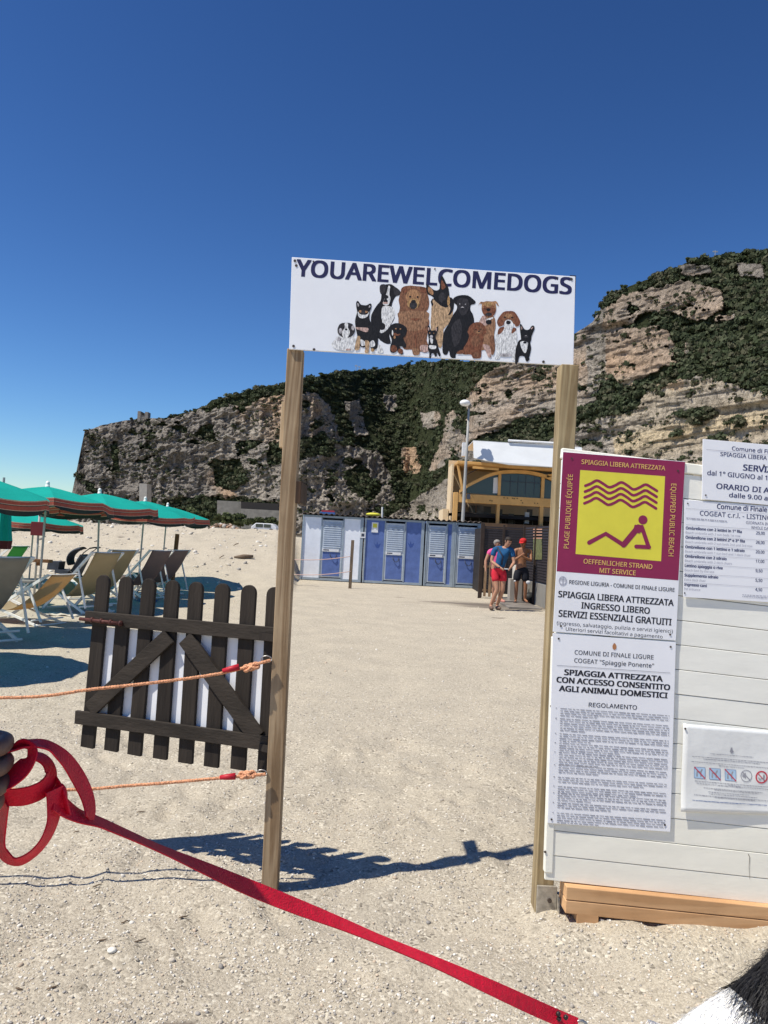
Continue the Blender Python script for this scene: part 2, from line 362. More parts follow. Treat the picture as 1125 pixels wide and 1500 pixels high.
# ---- pebbles: six real stones instanced (uncountable gravel)
def stone_np(seed, fl=.6, n1_=6, n2_=5):
    rs = np.random.RandomState(seed); mb = MB(); mb.ball((0, 0, 0), 1, n1_, n2_)
    V = np.array(mb.v); dirn = rs.randn(5, 3); 
    for d in dirn: d /= np.linalg.norm(d); V -= np.clip(V @ d - .72, 0, 1)[:, None] * d
    V *= np.array([1, .75 + .2 * rs.rand(), fl]); Fx = [f for f in mb.f]
    return V, Fx
def scatter_stones(name, P, S, cols, kind='stuff'):
    """joins copies of a few stones at P with sizes S into one mesh"""
    rs = np.random.RandomState(3); allV = []; allF = []; allC = []; off = 0
    shapes = [stone_np(k, .45 + .1 * k) for k in range(6)]
    pick = rs.randint(0, 6, len(P))
    for k in range(6):
        V, Fx = shapes[k]; I = np.where(pick == k)[0]; n = len(I)
        if not n: continue
        a = rs.rand(n) * 6.28; c, s_ = np.cos(a), np.sin(a)
        X = V[None, :, 0] * c[:, None] - V[None, :, 1] * s_[:, None]; Y = V[None, :, 0] * s_[:, None] + V[None, :, 1] * c[:, None]; Z = np.repeat(V[None, :, 2], n, 0)
        tl = rs.randn(n, 1) * .3; Z = Z + X * tl
        W = np.stack([X, Y, Z], -1) * S[I][:, None, None] + P[I][:, None, :]
        allV.append(W.reshape(-1, 3)); Fa = np.array(Fx)
        allF.append((Fa[None] + (np.arange(n) * len(V))[:, None, None] + off).reshape(-1, 4)); off += n * len(V)
        allC.append(np.repeat(cols[I], len(V), 0))
    C = np.concatenate(allC); C = np.concatenate([C, np.ones((len(C), 1))], 1)
    return npmesh(name, np.concatenate(allV), np.concatenate(allF), PEB, smooth=False, kind=kind, cols={'Col': C})
PEB = attr_mat('pebble_stone', nscale=200, var=.2, bump=0, rough=.8)
rs = np.random.RandomState(11)
N = 60000
yy = 2.25 + 5.5 * rs.rand(N) ** 1.7; xx = (rs.rand(N) * 2 - 1) * (.56 * yy + .15)
dens = 1.4 * fbm(xx / .9, yy / .9, 3, 31) + fbm(xx / .15, yy / .15, 2, 32) * .8
keep = dens + rs.rand(N) * .5 > .18; xx, yy = xx[keep], yy[keep]
S = .0024 + .0052 * rs.rand(len(xx)) ** 3 + (rs.rand(len(xx)) > .992) * .006
base = np.array([[.50, .45, .38], [.62, .58, .52], [.40, .36, .31], [.30, .28, .26], [.70, .67, .61], [.52, .42, .32]])
cc = base[rs.choice(6, len(xx), p=[.36, .2, .19, .08, .09, .08])] * (.85 + .3 * rs.rand(len(xx), 1))
scatter_stones('gravel', np.stack([xx, yy, height(xx, yy) + S * .15], -1), S, cc)
# rubble on the bank
N = 1500
yy = 20 + 10 * rs.rand(N); xx = -3.6 - 14 * rs.rand(N); S = .02 + .07 * rs.rand(N) ** 4
cc = base[rs.choice(6, N, p=[.35, .25, .2, .05, .1, .05])]
scatter_stones('bank_rubble', np.stack([xx, yy, height(xx, yy)], -1), S, cc)
N = 900
yy = 8 + 12 * rs.rand(N); xx = (rs.rand(N) * 2 - 1) * .5 * yy; S = .007 + .015 * rs.rand(N) ** 4
scatter_stones('scattered_gravel', np.stack([xx, yy, height(xx, yy)], -1), S, base[rs.randint(0, 6, N)])
# bits of driftwood and odd stones one can point at
tw = mat('driftwood', (.16, .115, .08), .9, .3, 20, .4)
twigs = [((555, 335), .035, 'lying left of the dark gate shadow'), ((380, 655), .03, 'lying below the pale rope shadows at left'), ((540, 870), .05, 'the longest and lowest in the left foreground'), ((400, 875), .028, 'just left of the longest twig'), ((720, 770), .03, 'below the middle of the red leash'), ((1025, 725), .022, 'near the foot of the left gate post'), ((490, 775), .024, 'above the longest twig'), ((300, 435), .022, 'beside the leash loops, left of the gate shadow'), ((205, 1057), .028, 'in the bottom left corner, pale brown'), ((75, 1050), .02, 'dark clump in the bottom left corner')]
for i, ((cx, cy), ln, wh) in enumerate(twigs):
    p = gnd(0 + cx / 2.68, 1060 + cy / 2.68); mb = MB(); a = rnd.uniform(-.3, .9); z = hz(p.x, p.y)
    pts = [Vector((p.x + (k - 1.5) / 3 * ln * 1.3 * math.cos(a), p.y + (k - 1.5) / 3 * ln * 1.3 * math.sin(a), z + .004 + .003 * rnd.random())) for k in range(4)]
    mb.tube(pts, [.002, .0035, .003, .0015], 6)
    o = mb.build('twig', tw, smooth=True); tag(o, 'small twig on the gravel, ' + wh, 'twig', 'twigs lying on the gravel')
wst = mat('white_stone', (.78, .74, .66), .8, .1, 60, .3)
for (cx, cy), r_, lb in (((163, 1405), .017, 'largest white stone on the gravel at lower left'), ((220, 1340), .008, 'small white stone below the left post')):
    p = gnd(cx, cy); V, Fx = stone_np(4, .6, 10, 8); mb = MB(); mb.add([(a * r_ + p.x, b_ * r_ + p.y, c * r_ + hz(p.x, p.y) + r_ * .3) for a, b_, c in V], Fx)
    tag(mb.build('stone', wst, smooth=True), lb, 'stone')

# ================================================================ sea far left
sm = mat('sea_water', (.02, .07, .12), .15, .2, .05, .4, .8, spec=.5)
mb = MB(); mb.flat([(-1180, 150, .06), (-260, 150, .06), (-260, 1180, .06), (-1180, 1180, .06)], (0, 0, 1)); mb.build('sea', sm, kind='structure')

# ================================================================ headland and hill
sk = np.array([(60, 752), (96, 748), (105, 725), (112, 690), (118, 660), (124, 632), (150, 622), (200, 613), (240, 612), (300, 596), (310, 586), (345, 578), (380, 567), (415, 562), (445, 555), (500, 545), (560, 540), (620, 531), (660, 529), (700, 530), (760, 520), (800, 505), (845, 487), (868, 472), (880, 452), (886, 434), (930, 416), (975, 400), (1010, 383), (1050, 375), (1090, 371), (1125, 368), (1250, 352), (1400, 372), (1700, 430)], float)
pxs = np.concatenate([np.arange(60, 1140, 1.25), np.arange(1140, 1700, 7)])
def horz(px): return np.interp(px, [0, 1125], [hor0, hor1])
def hor(px):
    lo, hi = 600., 900.
    for _ in range(30):
        m_ = (lo + hi) / 2
        if ray(px, m_).z > 0: lo = m_
        else: hi = m_
    return lo
hor0, hor1 = hor(0), hor(1125)
NR = 290
T = np.linspace(0, 1, NR)
PX, TT = np.meshgrid(pxs, T)
top = np.interp(PX, sk[:, 0], sk[:, 1]) + 2.2 * fbm(PX / 9, PX * 0, 4, 41) * (PX > 125)
bot = horz(PX) + 1
PY = bot + (top - bot) * TT
NX = PX + 16 * fbm(PX / 26, PY / 26, 4, 51) + 7 * fbm(PX / 5, PY / 5, 3, 53); NYp = PY + 14 * fbm(PX / 26, PY / 26, 4, 52) + 7 * fbm(PX / 5, PY / 5, 3, 54)
veg_polys = [
 [(225, 600), (300, 575), (440, 540), (450, 578), (415, 577), (380, 584), (352, 599), (338, 592), (305, 600), (240, 616)],
 [(440, 535), (560, 515), (830, 480), (845, 480), (845, 500), (735, 538), (707, 552), (682, 580), (653, 609), (646, 637), (639, 662), (625, 691), (668, 678), (668, 690), (653, 705), (618, 726), (582, 750), (555, 770), (560, 745), (582, 719), (575, 691), (561, 680), (547, 652), (511, 648), (490, 620), (483, 591), (461, 573), (440, 577)],
 [(440, 640), (470, 636), (493, 650), (490, 669), (440, 669)],
 [(296, 621), (313, 621), (318, 651), (296, 648)], [(310, 675), (350, 670), (365, 700), (350, 718), (315, 715)], [(388, 651), (440, 645), (440, 675), (395, 684)],
 [(500, 690), (530, 682), (560, 712), (540, 735), (515, 715)], [(160, 650), (172, 645), (176, 690), (160, 690)],
 [(676, 656), (689, 648), (724, 634), (753, 620), (781, 609), (845, 598), (870, 590), (880, 560), (893, 552), (905, 562), (920, 567), (960, 548), (970, 540), (997, 532), (988, 525), (990, 500), (970, 478), (906, 481), (930, 473), (935, 460), (956, 455), (977, 459), (1013, 468), (1034, 468), (1053, 460), (1061, 450), (1055, 426), (1019, 418), (1008, 412), (961, 418), (917, 434), (890, 447), (870, 455), (870, 330), (1700, 300), (1700, 700), (1300, 640), (1125, 581), (1103, 570), (1066, 557), (1040, 551), (1000, 555), (966, 565), (940, 578), (930, 600), (900, 608), (850, 622), (800, 650), (690, 655)],
 [(235, 730), (300, 728), (408, 735), (412, 790), (235, 790)],
]
veg = np.zeros(PX.shape, bool)
for p_ in veg_polys: veg |= inpoly(NX, NYp, p_)
rock_in = [[(504, 588), (525, 585), (540, 637), (520, 640)], [(560, 578), (582, 580), (580, 604), (565, 604)], [(615, 603), (645, 605), (642, 628), (620, 625)], [(586, 655), (612, 655), (616, 694), (590, 694)], [(993, 390), (1040, 388), (1042, 400), (1000, 404)], [(1080, 385), (1118, 387), (1118, 408), (1085, 404)], [(1048, 462), (1080, 458), (1075, 468), (1050, 472)], [(1003, 503), (1010, 503), (1010, 520), (1004, 518)]]
for p_ in rock_in: veg &= ~inpoly(PX + 8 * fbm(PX / 8, PY / 8, 3, 61), PY + 8 * fbm(PX / 8, PY / 8, 3, 62), p_)
veg |= (fbm(PX / 22, PY / 14, 4, 71) > .19) & (PY < bot - 12)
D0 = np.interp(PX, [60, 105, 440, 600, 700, 850, 1125, 1700], [520, 500, 400, 430, 330, 290, 230, 200])
Hh = (bot - PY) / F * D0                    # height above eye
fr = np.where(veg, 1.0, .45)
kk = np.interp(PX, [60, 300, 440, 560, 700, 900, 1125], [.25, .3, .55, 1.3, .75, 1.0, 1.0])
# slope accumulates with height; steeper on rock
dH = np.diff(Hh, axis=0, prepend=Hh[:1]); Drun = np.cumsum(dH * kk * fr, axis=0)
# smooth run horizontally
ker = np.ones(35) / 35; Drun = np.apply_along_axis(lambda r: np.convolve(np.pad(r, 17, 'edge'), ker, 'valid'), 1, Drun)
U = PX / F * D0
ca, sa = math.cos(.5), math.sin(.5)
Us, Hs = U * ca + Hh * sa, -U * sa + Hh * ca
rk = np.where(veg, .35, 1.0)
left_w = np.clip((560 - PX) / 120, 0, 1)
disp = 26 * fbm(U / 70, Hh / 90, 3, 81)
disp = disp - 9 * (ridged(U / 20, Hh / 45, 3, 82) - .5) * rk - (2.6 + 1.2 * (PX > 850)) * (ridged(Us / 15 + 1.2 * fbm(U / 12, Hh / 12, 3, 87), Hs / (6 + 3 * (PX < 600)) + 1.6 * fbm(U / 10, Hh / 10, 3, 88), 4, 83) - .5) * rk - 7.5 * (ridged(U / 7.5, Hh / 12, 4, 84) - .5) * rk - 3.0 * (ridged(Us / 3.2, Hs / 2.4, 3, 89) - .5) * rk - 1.4 * (ridged(U / 1.7, Hh / 1.9, 2, 90) - .5) * rk + 1.6 * fbm(U / 1.6, Hh / 1.3, 2, 85) * rk
disp = disp + 7 * fbm(U / 9, Hh / 9, 3, 86) * veg
Dt = D0 + Drun + disp
# silhouette end of the headland turns away
Dt += 160 * np.clip((118 - PX) / 20, 0, 3) ** 2 * .3
dirs = np.array([[RM[r][0] for r in range(3)], [RM[r][1] for r in range(3)], [RM[r][2] for r in range(3)]])
cxn = (PX - CX) / F; cyn = -(PY - CY) / F
d = cxn[..., None] * dirs[0] + cyn[..., None] * dirs[1] - dirs[2]
d /= np.hypot(d[..., 0], d[..., 1])[..., None]
TP = np.array([0, 0, 1.5]) + d * Dt[..., None]
TP[0, :, 2] = -2
# back of the hill: six rows falling away behind the crest
rows = [TP]; last = TP[-1]; dl = d[-1]
for j in range(1, 7):
    q = last + dl * np.array([1, 1, 0]) * (25 * j); q[:, 2] = last[:, 2] * (1 - (j / 6) ** 1.6) - 1 * (j == 6); rows.append(q[None])
TPf = np.concatenate(rows, 0); nr, ncn = TPf.shape[:2]
idx = np.arange(nr * ncn).reshape(nr, ncn)
Fq = np.stack([idx[:-1, :-1], idx[:-1, 1:], idx[1:, 1:], idx[1:, :-1]], -1).reshape(-1, 4)
grey = np.array([.29, .262, .232]); pale = np.array([.54, .48, .41]); warm = np.array([.62, .43, .29]); yel = np.array([.74, .60, .40]); dkr = np.array([.12, .10, .08])
def W(a): return np.clip(a, 0, 1)[..., None]
Cc = grey + (pale - grey) * W(.5 + 1.8 * fbm(U / 14, Hh / 18, 4, 91))
wa = np.zeros(PX.shape)
for p_, k_ in (([(350, 565), (470, 565), (480, 640), (400, 655), (340, 640)], .8), ([(300, 690), (345, 690), (350, 735), (290, 735)], .8), ([(640, 530), (860, 480), (860, 600), (690, 650), (630, 690)], .6), ([(885, 400), (1070, 400), (1070, 470), (885, 470)], .6), ([(885, 470), (1010, 470), (1000, 570), (885, 570)], .95), ([(582, 640), (620, 640), (630, 700), (585, 705)], 1.)):
    wa = np.maximum(wa, inpoly(NX, NYp, p_) * k_)
wa = wa * W(.6 + 2.2 * fbm(U / 10, Hh / 12, 3, 92))[..., 0]
Cc = Cc + (warm - Cc) * W(wa)
ye = ((NYp > 555) & (NX > 900)) * W(.55 + 2.6 * fbm(Us / 25, Hs / 9, 3, 93))[..., 0]
Cc = Cc + (yel - Cc) * W(ye * .9)
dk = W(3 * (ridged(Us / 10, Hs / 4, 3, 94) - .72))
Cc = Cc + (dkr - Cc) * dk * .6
hl = ((PX < 300) * .45)[..., None]  # left headland mixed towards grey: its half shade put into the rock colour
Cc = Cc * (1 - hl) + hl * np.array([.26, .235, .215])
vc = np.array([.055, .066, .034])
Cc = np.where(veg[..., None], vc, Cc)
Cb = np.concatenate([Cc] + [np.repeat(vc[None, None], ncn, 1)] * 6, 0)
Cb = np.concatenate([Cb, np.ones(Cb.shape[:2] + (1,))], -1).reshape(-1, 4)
RKM = bpy.data.materials.new('limestone_and_scrub'); t = nodes(RKM); bb = t.nodes['Principled BSDF']; L = t.links
tc = t.nodes.new('ShaderNodeTexCoord'); at = t.nodes.new('ShaderNodeAttribute'); at.attribute_name = 'Col'
def rn(scale, detail=8, rough=.7, dist=0, st=(1, 1, 1), rot=0):
    mp = t.nodes.new('ShaderNodeMapping'); mp.inputs['Scale'].default_value = st; mp.inputs['Rotation'].default_value = (0, rot, 0); L.new(tc.outputs['Object'], mp.inputs[0])
    n = t.nodes.new('ShaderNodeTexNoise'); n.inputs['Scale'].default_value = scale; n.inputs['Detail'].default_value = detail; n.inputs['Roughness'].default_value = rough; n.inputs['Distortion'].default_value = dist
    L.new(mp.outputs[0], n.inputs[0]); return n.outputs[0]
def rramp(src, pts):
    r = t.nodes.new('ShaderNodeValToRGB'); e = r.color_ramp.elements
    while len(e) < len(pts): e.new(.5)
    for q, (p_, v_) in zip(e, pts): q.position = p_; q.color = (v_, v_, v_, 1)
    L.new(src, r.inputs[0]); return r.outputs[0]
def rmul(a_, b_, f=1):
    m_ = t.nodes.new('ShaderNodeMix'); m_.data_type = 'RGBA'; m_.blend_type = 'MULTIPLY'; m_.inputs[0].default_value = f; L.new(a_, m_.inputs[6]); L.new(b_, m_.inputs[7]); return m_.outputs[2]
f1 = rn(.5, 9, .78, .6); f2 = rn(.13, 9, .75, 1.6, (1.2, 1, 2.0), .75); f3 = rn(.35, 8, .7, .8, (2.6, 2.6, .8))
cc_ = rmul(rmul(rmul(at.outputs['Color'], rramp(f1, [(.34, .45), (.5, 1.0), (.68, 1.45)])), rramp(f2, [(.40, .5), (.46, 1.05), (.7, 1.2)])), rramp(f3, [(.36, .5), (.48, 1.0), (.7, 1.1)]))  # darker bump hollows: crevice shade and lichen tone put into the colour
L.new(cc_, bb.inputs['Base Color']); bb.inputs['Roughness'].default_value = .95; bb.inputs['Specular IOR Level'].default_value = .05
ad1 = t.nodes.new('ShaderNodeMath'); L.new(f1, ad1.inputs[0]); L.new(f2, ad1.inputs[1]); ad2 = t.nodes.new('ShaderNodeMath'); L.new(ad1.outputs[0], ad2.inputs[0]); L.new(f3, ad2.inputs[1])
bp = t.nodes.new('ShaderNodeBump'); bp.inputs['Strength'].default_value = 1; bp.inputs['Distance'].default_value = 2.2; L.new(ad2.outputs[0], bp.inputs['Height']); L.new(bp.outputs[0], bb.inputs['Normal'])
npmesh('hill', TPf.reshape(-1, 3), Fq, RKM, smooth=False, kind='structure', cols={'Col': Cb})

# ---- scrub: real leaf clumps all over the wooded parts (one mass nobody could count)
def leaf_mass(name, centres, radii, nl, leaf, cols, mats, parent=None, flat_=.75, kind='stuff', seed=1):
    rs = np.random.RandomState(seed); n = len(centres)
    dv = rs.randn(n, nl, 3); dv /= np.linalg.norm(dv, axis=-1, keepdims=True)
    dv[..., 2] = np.abs(dv[..., 2]) * .9 - .25
    rr = (.55 + .5 * rs.rand(n, nl, 1))
    P = centres[:, None] + dv * rr * radii[:, None, None] * np.array([1, 1, flat_])
    a = rs.randn(n, nl, 3) * .38 + dv * 1.0; a /= np.linalg.norm(a, axis=-1, keepdims=True)   # leaf normals lean outwards
    t1 = np.cross(a, rs.randn(n, nl, 3)); t1 /= np.linalg.norm(t1, axis=-1, keepdims=True); t2 = np.cross(a, t1)
    L_ = leaf * (.5 + 1.0 * rs.rand(n, nl, 1)) * (radii[:, None, None] / radii.mean())
    q = np.stack([P - t1 * L_, P + t2 * L_ * .7, P + t1 * L_, P - t2 * L_ * .7], 2)
    C = np.repeat((cols[:, None] * (.85 + .3 * rs.rand(n, nl, 1)))[:, :, None], 4, 2).reshape(-1, 3)
    C = np.concatenate([C, np.ones((len(C), 1))], 1)
    V = q.reshape(-1, 3)
    return npmesh(name, V, np.arange(len(V)).reshape(-1, 4), mats, parent, kind=kind, cols={'Col': C})
LEAF = attr_mat('leaf', nscale=3, var=.25, bump=0, rough=.75, spec=.15)
rs = np.random.RandomState(4)
vi = np.argwhere(veg & (PX < 1150)); 
wgt = (bot - top)[vi[:, 0], vi[:, 1]]; sel = vi[rs.choice(len(vi), 6500, p=wgt / wgt.sum())]
thin = fbm(sel[:, 1] / 14., sel[:, 0] / 12., 3, 99) > -.17; sel = sel[thin]; cen = TP[sel[:, 0], sel[:, 1]]; rad = .9 + 2.2 * rs.rand(len(sel)) ** 2; cen = cen + np.array([0, 0, .2])
gcol = np.array([[.046, .060, .028], [.062, .072, .038], [.035, .046, .023], [.080, .080, .048], [.05, .062, .033]])[rs.randint(0, 5, len(sel))]
leaf_mass('hillside_scrub', cen, rad, 60, .42, gcol, LEAF)
vr = np.argwhere((~veg) & (PX < 1150) & (fbm(PX / 30, PY / 18, 3, 72) + .5 * fbm(PX / 6, PY / 6, 2, 73) > .06) & (PY < bot - 4))
sel = vr[rs.choice(len(vr), 2600)]; cen = TP[sel[:, 0], sel[:, 1]] + np.array([0, -.3, .1]); rad = .45 + .9 * rs.rand(len(sel)) ** 2
gcol = np.array([[.05, .06, .028], [.07, .072, .04], [.04, .05, .024], [.08, .078, .045]])[rs.randint(0, 4, len(sel))]
leaf_mass('ledge_scrub', cen, rad, 26, .32, gcol, LEAF)
# low dense shrubs at the foot of the headland
bush_spots = [(240, 758, 9), (262, 756, 8), (285, 754, 10), (308, 756, 9), (330, 760, 10), (352, 764, 9), (374, 766, 9), (398, 766, 8)]
trunkm = mat('bark', (.12, .09, .06), .9, .3, 30, .5)
for i, (bx, by, br) in enumerate(bush_spots):
    Db = 150 + 6 * (i % 3); c = onD(bx, by, Db); r_ = br / F * Db * 1.5
    bt = thing('shrub', ['dark round shrub', 'olive green shrub', 'bushy green shrub'][i % 3] + ' at the foot of the headland, ' + ['leftmost of the row', 'second from the left in the row', 'third from the left', 'fourth from the left', 'beside the grey retaining wall', 'in front of the tunnel mouth', 'above the parked white vehicle', 'rightmost, next to the left gate post'][i], 'shrub', (c.x, c.y, 0), group='shrubs along the road under the headland')
    n = 14; cs = np.array([[c.x, c.y, c.z]] * n) + np.random.RandomState(i).randn(n, 3) * r_ * [.5, .5, .22]
    leaf_mass('crown', cs, np.full(n, r_ * .5), 80, .28, np.tile(np.array([.07, .085, .035]) * (.8 + .15 * (i % 3)), (n, 1)), LEAF, bt, kind=None, seed=i)
    MB().tube([(c.x, c.y, 0), (c.x + .1, c.y, c.z * .6), (c.x, c.y, c.z)], [.14, .1, .05], 7).build('trunk', trunkm, bt, True)
# trees that stand out on the skylines
for i, (bx, by, br) in enumerate([(548, 541, 3), (600, 535, 4), (470, 551, 3.5), (1010, 384, 3.5), (960, 406, 3), (1092, 371, 4), (345, 577, 3), (192, 613, 1.6), (915, 421, 3)]):
    k_ = int(np.argmin(abs(pxs - bx))); c = Vector(TP[-1, k_]); r_ = br / F * float(Dt[-1, k_]) * 1.15
    bt = thing('tree', 'small dark tree on the skyline, ' + ['left of the masts over the wooded valley', 'in the middle of the wooded valley ridge', 'just right of the left post', 'on the left shoulder of the high hill', 'halfway up the high hill edge', 'by the summit mast on the high hill', 'on the top edge of the headland cap', 'beside the ruined tower', 'low on the left edge of the high hill'][i], 'tree', (c.x, c.y, c.z), group='trees on the ridge line')
    cs = np.array([[c.x, c.y, c.z + r_ * .6]] * 6) + np.random.RandomState(i + 40).randn(6, 3) * r_ * [.55, .55, .3]
    leaf_mass('crown', cs, np.full(6, r_ * .6), 70, .35, np.tile([.05, .065, .025], (6, 1)), LEAF, bt, kind=None, seed=i + 9)
    MB().tube([(c.x, c.y, c.z - 1), (c.x, c.y, c.z + r_ * .6)], [.2, .1], 6).build('trunk', trunkm, bt, True)
# ruined tower on the headland
k_ = int(np.argmin(abs(pxs - 209))); c = Vector(TP[-1, k_]); Dk = float(Dt[-1, k_]); u_ = Dk / F
rt = mat('old_masonry', (.23, .21, .19), .95, .35, 1.2, .5, 3)
bt = thing('ruined_tower', 'small square ruined stone tower on the headland top', 'tower', (c.x, c.y, c.z - 1))
wx, hx = 10.5 * u_ / 2, 15 * u_
mb = MB()
for sx, hh in ((-1, 1.0), (1, .96)): mb.box((c.x + sx * wx - .9, c.y, c.z - 2), (c.x + sx * wx + .9, c.y + 5, c.z + hx * hh - 2))
mb.box((c.x - wx + .9, c.y + .3, c.z - 2), (c.x + wx - .9, c.y + 1.2, c.z + hx * .80 - 2)); mb.box((c.x - wx + .9, c.y + 4, c.z - 2), (c.x + wx - .9, c.y + 4.9, c.z + hx * .93 - 2))
mb.build('masonry', rt, bt)
MB().box((c.x - .8, c.y + .1, c.z + hx * .3), (c.x + .7, c.y + .28, c.z + hx * .55)).build('opening', mat('opening_shade', (.02, .02, .02), .9), bt)  # near-black slab on the wall face, colour standing in for the opening's shade
gmz = mat('galvanised', (.45, .46, .47), .45, .1, 20, metal=.6)
for bx, hpx, lb in ((521, 9, 'thin radio mast on the ridge above the wooded valley'), (1048, 8, 'pale radio mast on the summit of the high hill'), (526, 6, 'short antenna pole right of the thin radio mast')):
    k_ = int(np.argmin(abs(pxs - bx))); c = Vector(TP[-1, k_]); h_ = hpx / F * float(Dt[-1, k_])
    bt = thing('radio_mast', lb, 'mast', (c.x, c.y, c.z - 1))
    MB().tube([(c.x, c.y, c.z - 1), (c.x, c.y, c.z + h_)], .16, 6).build('pole', gmz, bt); MB().beam((c.x - .9, c.y, c.z + h_ * .8), (c.x + .9, c.y, c.z + h_ * .8), .2, .5).build('antenna', gmz, bt)
# walls along the coast road
conc = mat('old_concrete', (.21, .20, .18), .9, .2, .6, .4, 8)
def pxbox(name, x0, y0, x1, y1, D, dep, m, parent=None):
    a, b_, c_, d_ = onY(x0, y1, D), onY(x1, y1 + (x1 - x0) * .052, D), onY(x1, y0 + (x1 - x0) * .052, D), onY(x0, y0, D)
    mb = MB(); o_ = Vector((0, dep, 0)); mb.hexa([a, b_, b_ + o_, a + o_, d_, c_, c_ + o_, d_ + o_]); return mb.build(name, m, parent)
tag(pxbox('retaining_wall', 318, 733, 353, 775, 260, 6, conc), 'grey retaining wall stepping up beside the tunnel mouth', 'wall')
tag(pxbox('parapet_wall', 353, 745, 412, 774, 255, 3, conc), 'long low parapet wall of the coast road below the tunnel mouth', 'wall')
tag(pxbox('tunnel_mouth', 353, 735, 408, 746, 258, 5, mat('tunnel_shadow', (.04, .036, .034), .95)), 'dark gallery opening of the coast road cut into the cliff foot', 'tunnel')  # solid block, coloured near-black for the shade inside the gallery
tag(pxbox('concrete_pillar', 204, 708, 215, 768, 300, 6, mat('pale_concrete', (.36, .34, .31), .9, .15, .5)), 'tall pale concrete pier against the headland cliff', 'pier')
# ================================================================ gateway: two posts and the sign
P_L = wood('post_timber', (.46, .34, .215), (.24, .155, .085), 2, scale=9)
P_R = wood('post_timber_weathered', (.47, .37, .215), (.28, .20, .105), 2, scale=9)
PALE = wood('pale_timber', (.62, .47, .30), (.50, .35, .20), 2, scale=8)
metal = mat('steel', (.42, .41, .4), .4, .15, 60, metal=.9); rust = mat('rust', (.17, .06, .04), .8, .35, 40, .3)
screwm = mat('screw_head', (.10, .08, .07), .5, .3, 90, metal=.6)
def post(name, label, bl, tl, wpx, Y, dep, m, zb=-.12):
    a = onY(bl[0], bl[1], Y); b_ = onY(tl[0], tl[1], Y); wd = wpx * Y / F
    t_ = thing(name, label, 'post', (a.x + wd / 2, Y, 0))
    dr = (b_ - a).normalized(); lo = a - dr * ((a.z - zb) / dr.z)
    ex, ey = Vector((wd, 0, 0)), Vector((0, dep, 0))
    MB().hexa([lo, lo + ex, lo + ex + ey, lo + ey, b_, b_ + ex, b_ + ex + ey, b_ + ey]).build('timber', m, t_, bevel=.0035)
    return t_, lo, b_, dr, wd
LP, llo, ltop, ldr, lw = post('gate_post', 'left wooden post of the gateway, knotty brown timber holding the ropes', (382.5, 1297), (420.5, 510), 23.5, 3.35, .07, P_L)
RP, rlo, rtop, rdr, rw = post('gate_post', 'right wooden post of the gateway, greenish top, behind the notice board', (783, 1336), (822.5, 533), 26, 3.25, .085, P_R)
def on_post(lo, dr, z): return lo + dr * ((z - lo.z) / dr.z)
# cleat on the left side and dark block on the right side of the left post
q = on_post(llo, ldr, 1.88); z0 = onY(412, 655, 3.36).z; z1 = onY(415, 588, 3.36).z
MB().box((q.x - .016, 3.365, z0), (q.x - .0, 3.41, z1)).build('cleat', PALE, LP, bevel=.002)
q = on_post(llo, ldr, 1.7); z0 = onY(438, 738, 3.4).z; z1 = onY(438, 706, 3.4).z
MB().box((q.x + lw, 3.335, z0), (q.x + lw + .022, 3.60, z1)).build('side_block', wood('dark_block', (.09, .05, .03), (.05, .03, .02)), LP, bevel=.002)
# right post fittings: steel shoe and hinge plates at its foot
sh = MB(); r0 = on_post(rlo, rdr, .0)
sh.box((r0.x + .004, 3.236, -.05), (r0.x + rw + .012, 3.247, .13)); sh.box((r0.x + rw + .013, 3.2, -.05), (r0.x + rw + .017, 3.33, .10)); sh.build('steel_shoe', mat('zinc_dull', (.40, .36, .30), .6, .25, 30, metal=.4), RP, bevel=.002)
MB().tube([(r0.x + .055, 3.234, .075), (r0.x + .055, 3.228, .075)], .009, 10).build('bolt', screwm, RP)
MB().beam((r0.x + rw + .06, 3.24, -.03), (r0.x + rw + .06, 3.24, .14), .035, .004, (0, 1, 0)).build('hinge_plate', metal, RP)
MB().tube([(r0.x + rw + .055, 3.235, .04), (r0.x + rw + .055, 3.228, .04)], .007, 8).build('bolt', screwm, RP)

SP = Plane((0, 3.338, 2), (0, -1, 0))
SN = SP.n
white = mat('white_plastic_sheet', (.88, .90, .95), .45, .04, 2, .05, 3, spec=.4)
navy = mat('navy_lettering', (.018, .02, .085), .6, .1, 10)
ES = thing('welcome_sign', 'long white sign with dogs and navy capitals across the two gate posts', 'sign', SP(632, 523))
MB().slab([SP(427.5, 376.5), SP(843, 405), SP(840, 536), SP(423.5, 511.5)], SN, .012).build('panel', white, ES, bevel=.0015)
lines(SP, [('YOUAREWELCOMEDOGS', (434, 404), (836, 431), 24, .028)], navy, ES, .0004, 'lettering')
mb = MB(); Q = SP
mb.box(SP(830, 545) + Vector((0, .013, 0)), SP(845, 402) + Vector((0, .045, 0))); mb.build('batten', wood('batten', (.06, .06, .10), (.03, .03, .05)), ES)
mb = MB(); mb.box(SP(424, 560) + Vector((.01, .083, 0)), SP(443, 385) + Vector((0, .105, 0))); mb.build('batten', P_L, ES)
for sx, sy in ((432, 382), (434, 389), (459, 383), (637, 394), (430, 507), (460, 512), (796, 530), (837, 409), (815, 407)):
    p = SP(sx, sy); MB().tube([p + SN * .0002, p + SN * .0018], .006 if sx not in (637, 815, 459) else .0035, 8).build('screw', screwm, ES)

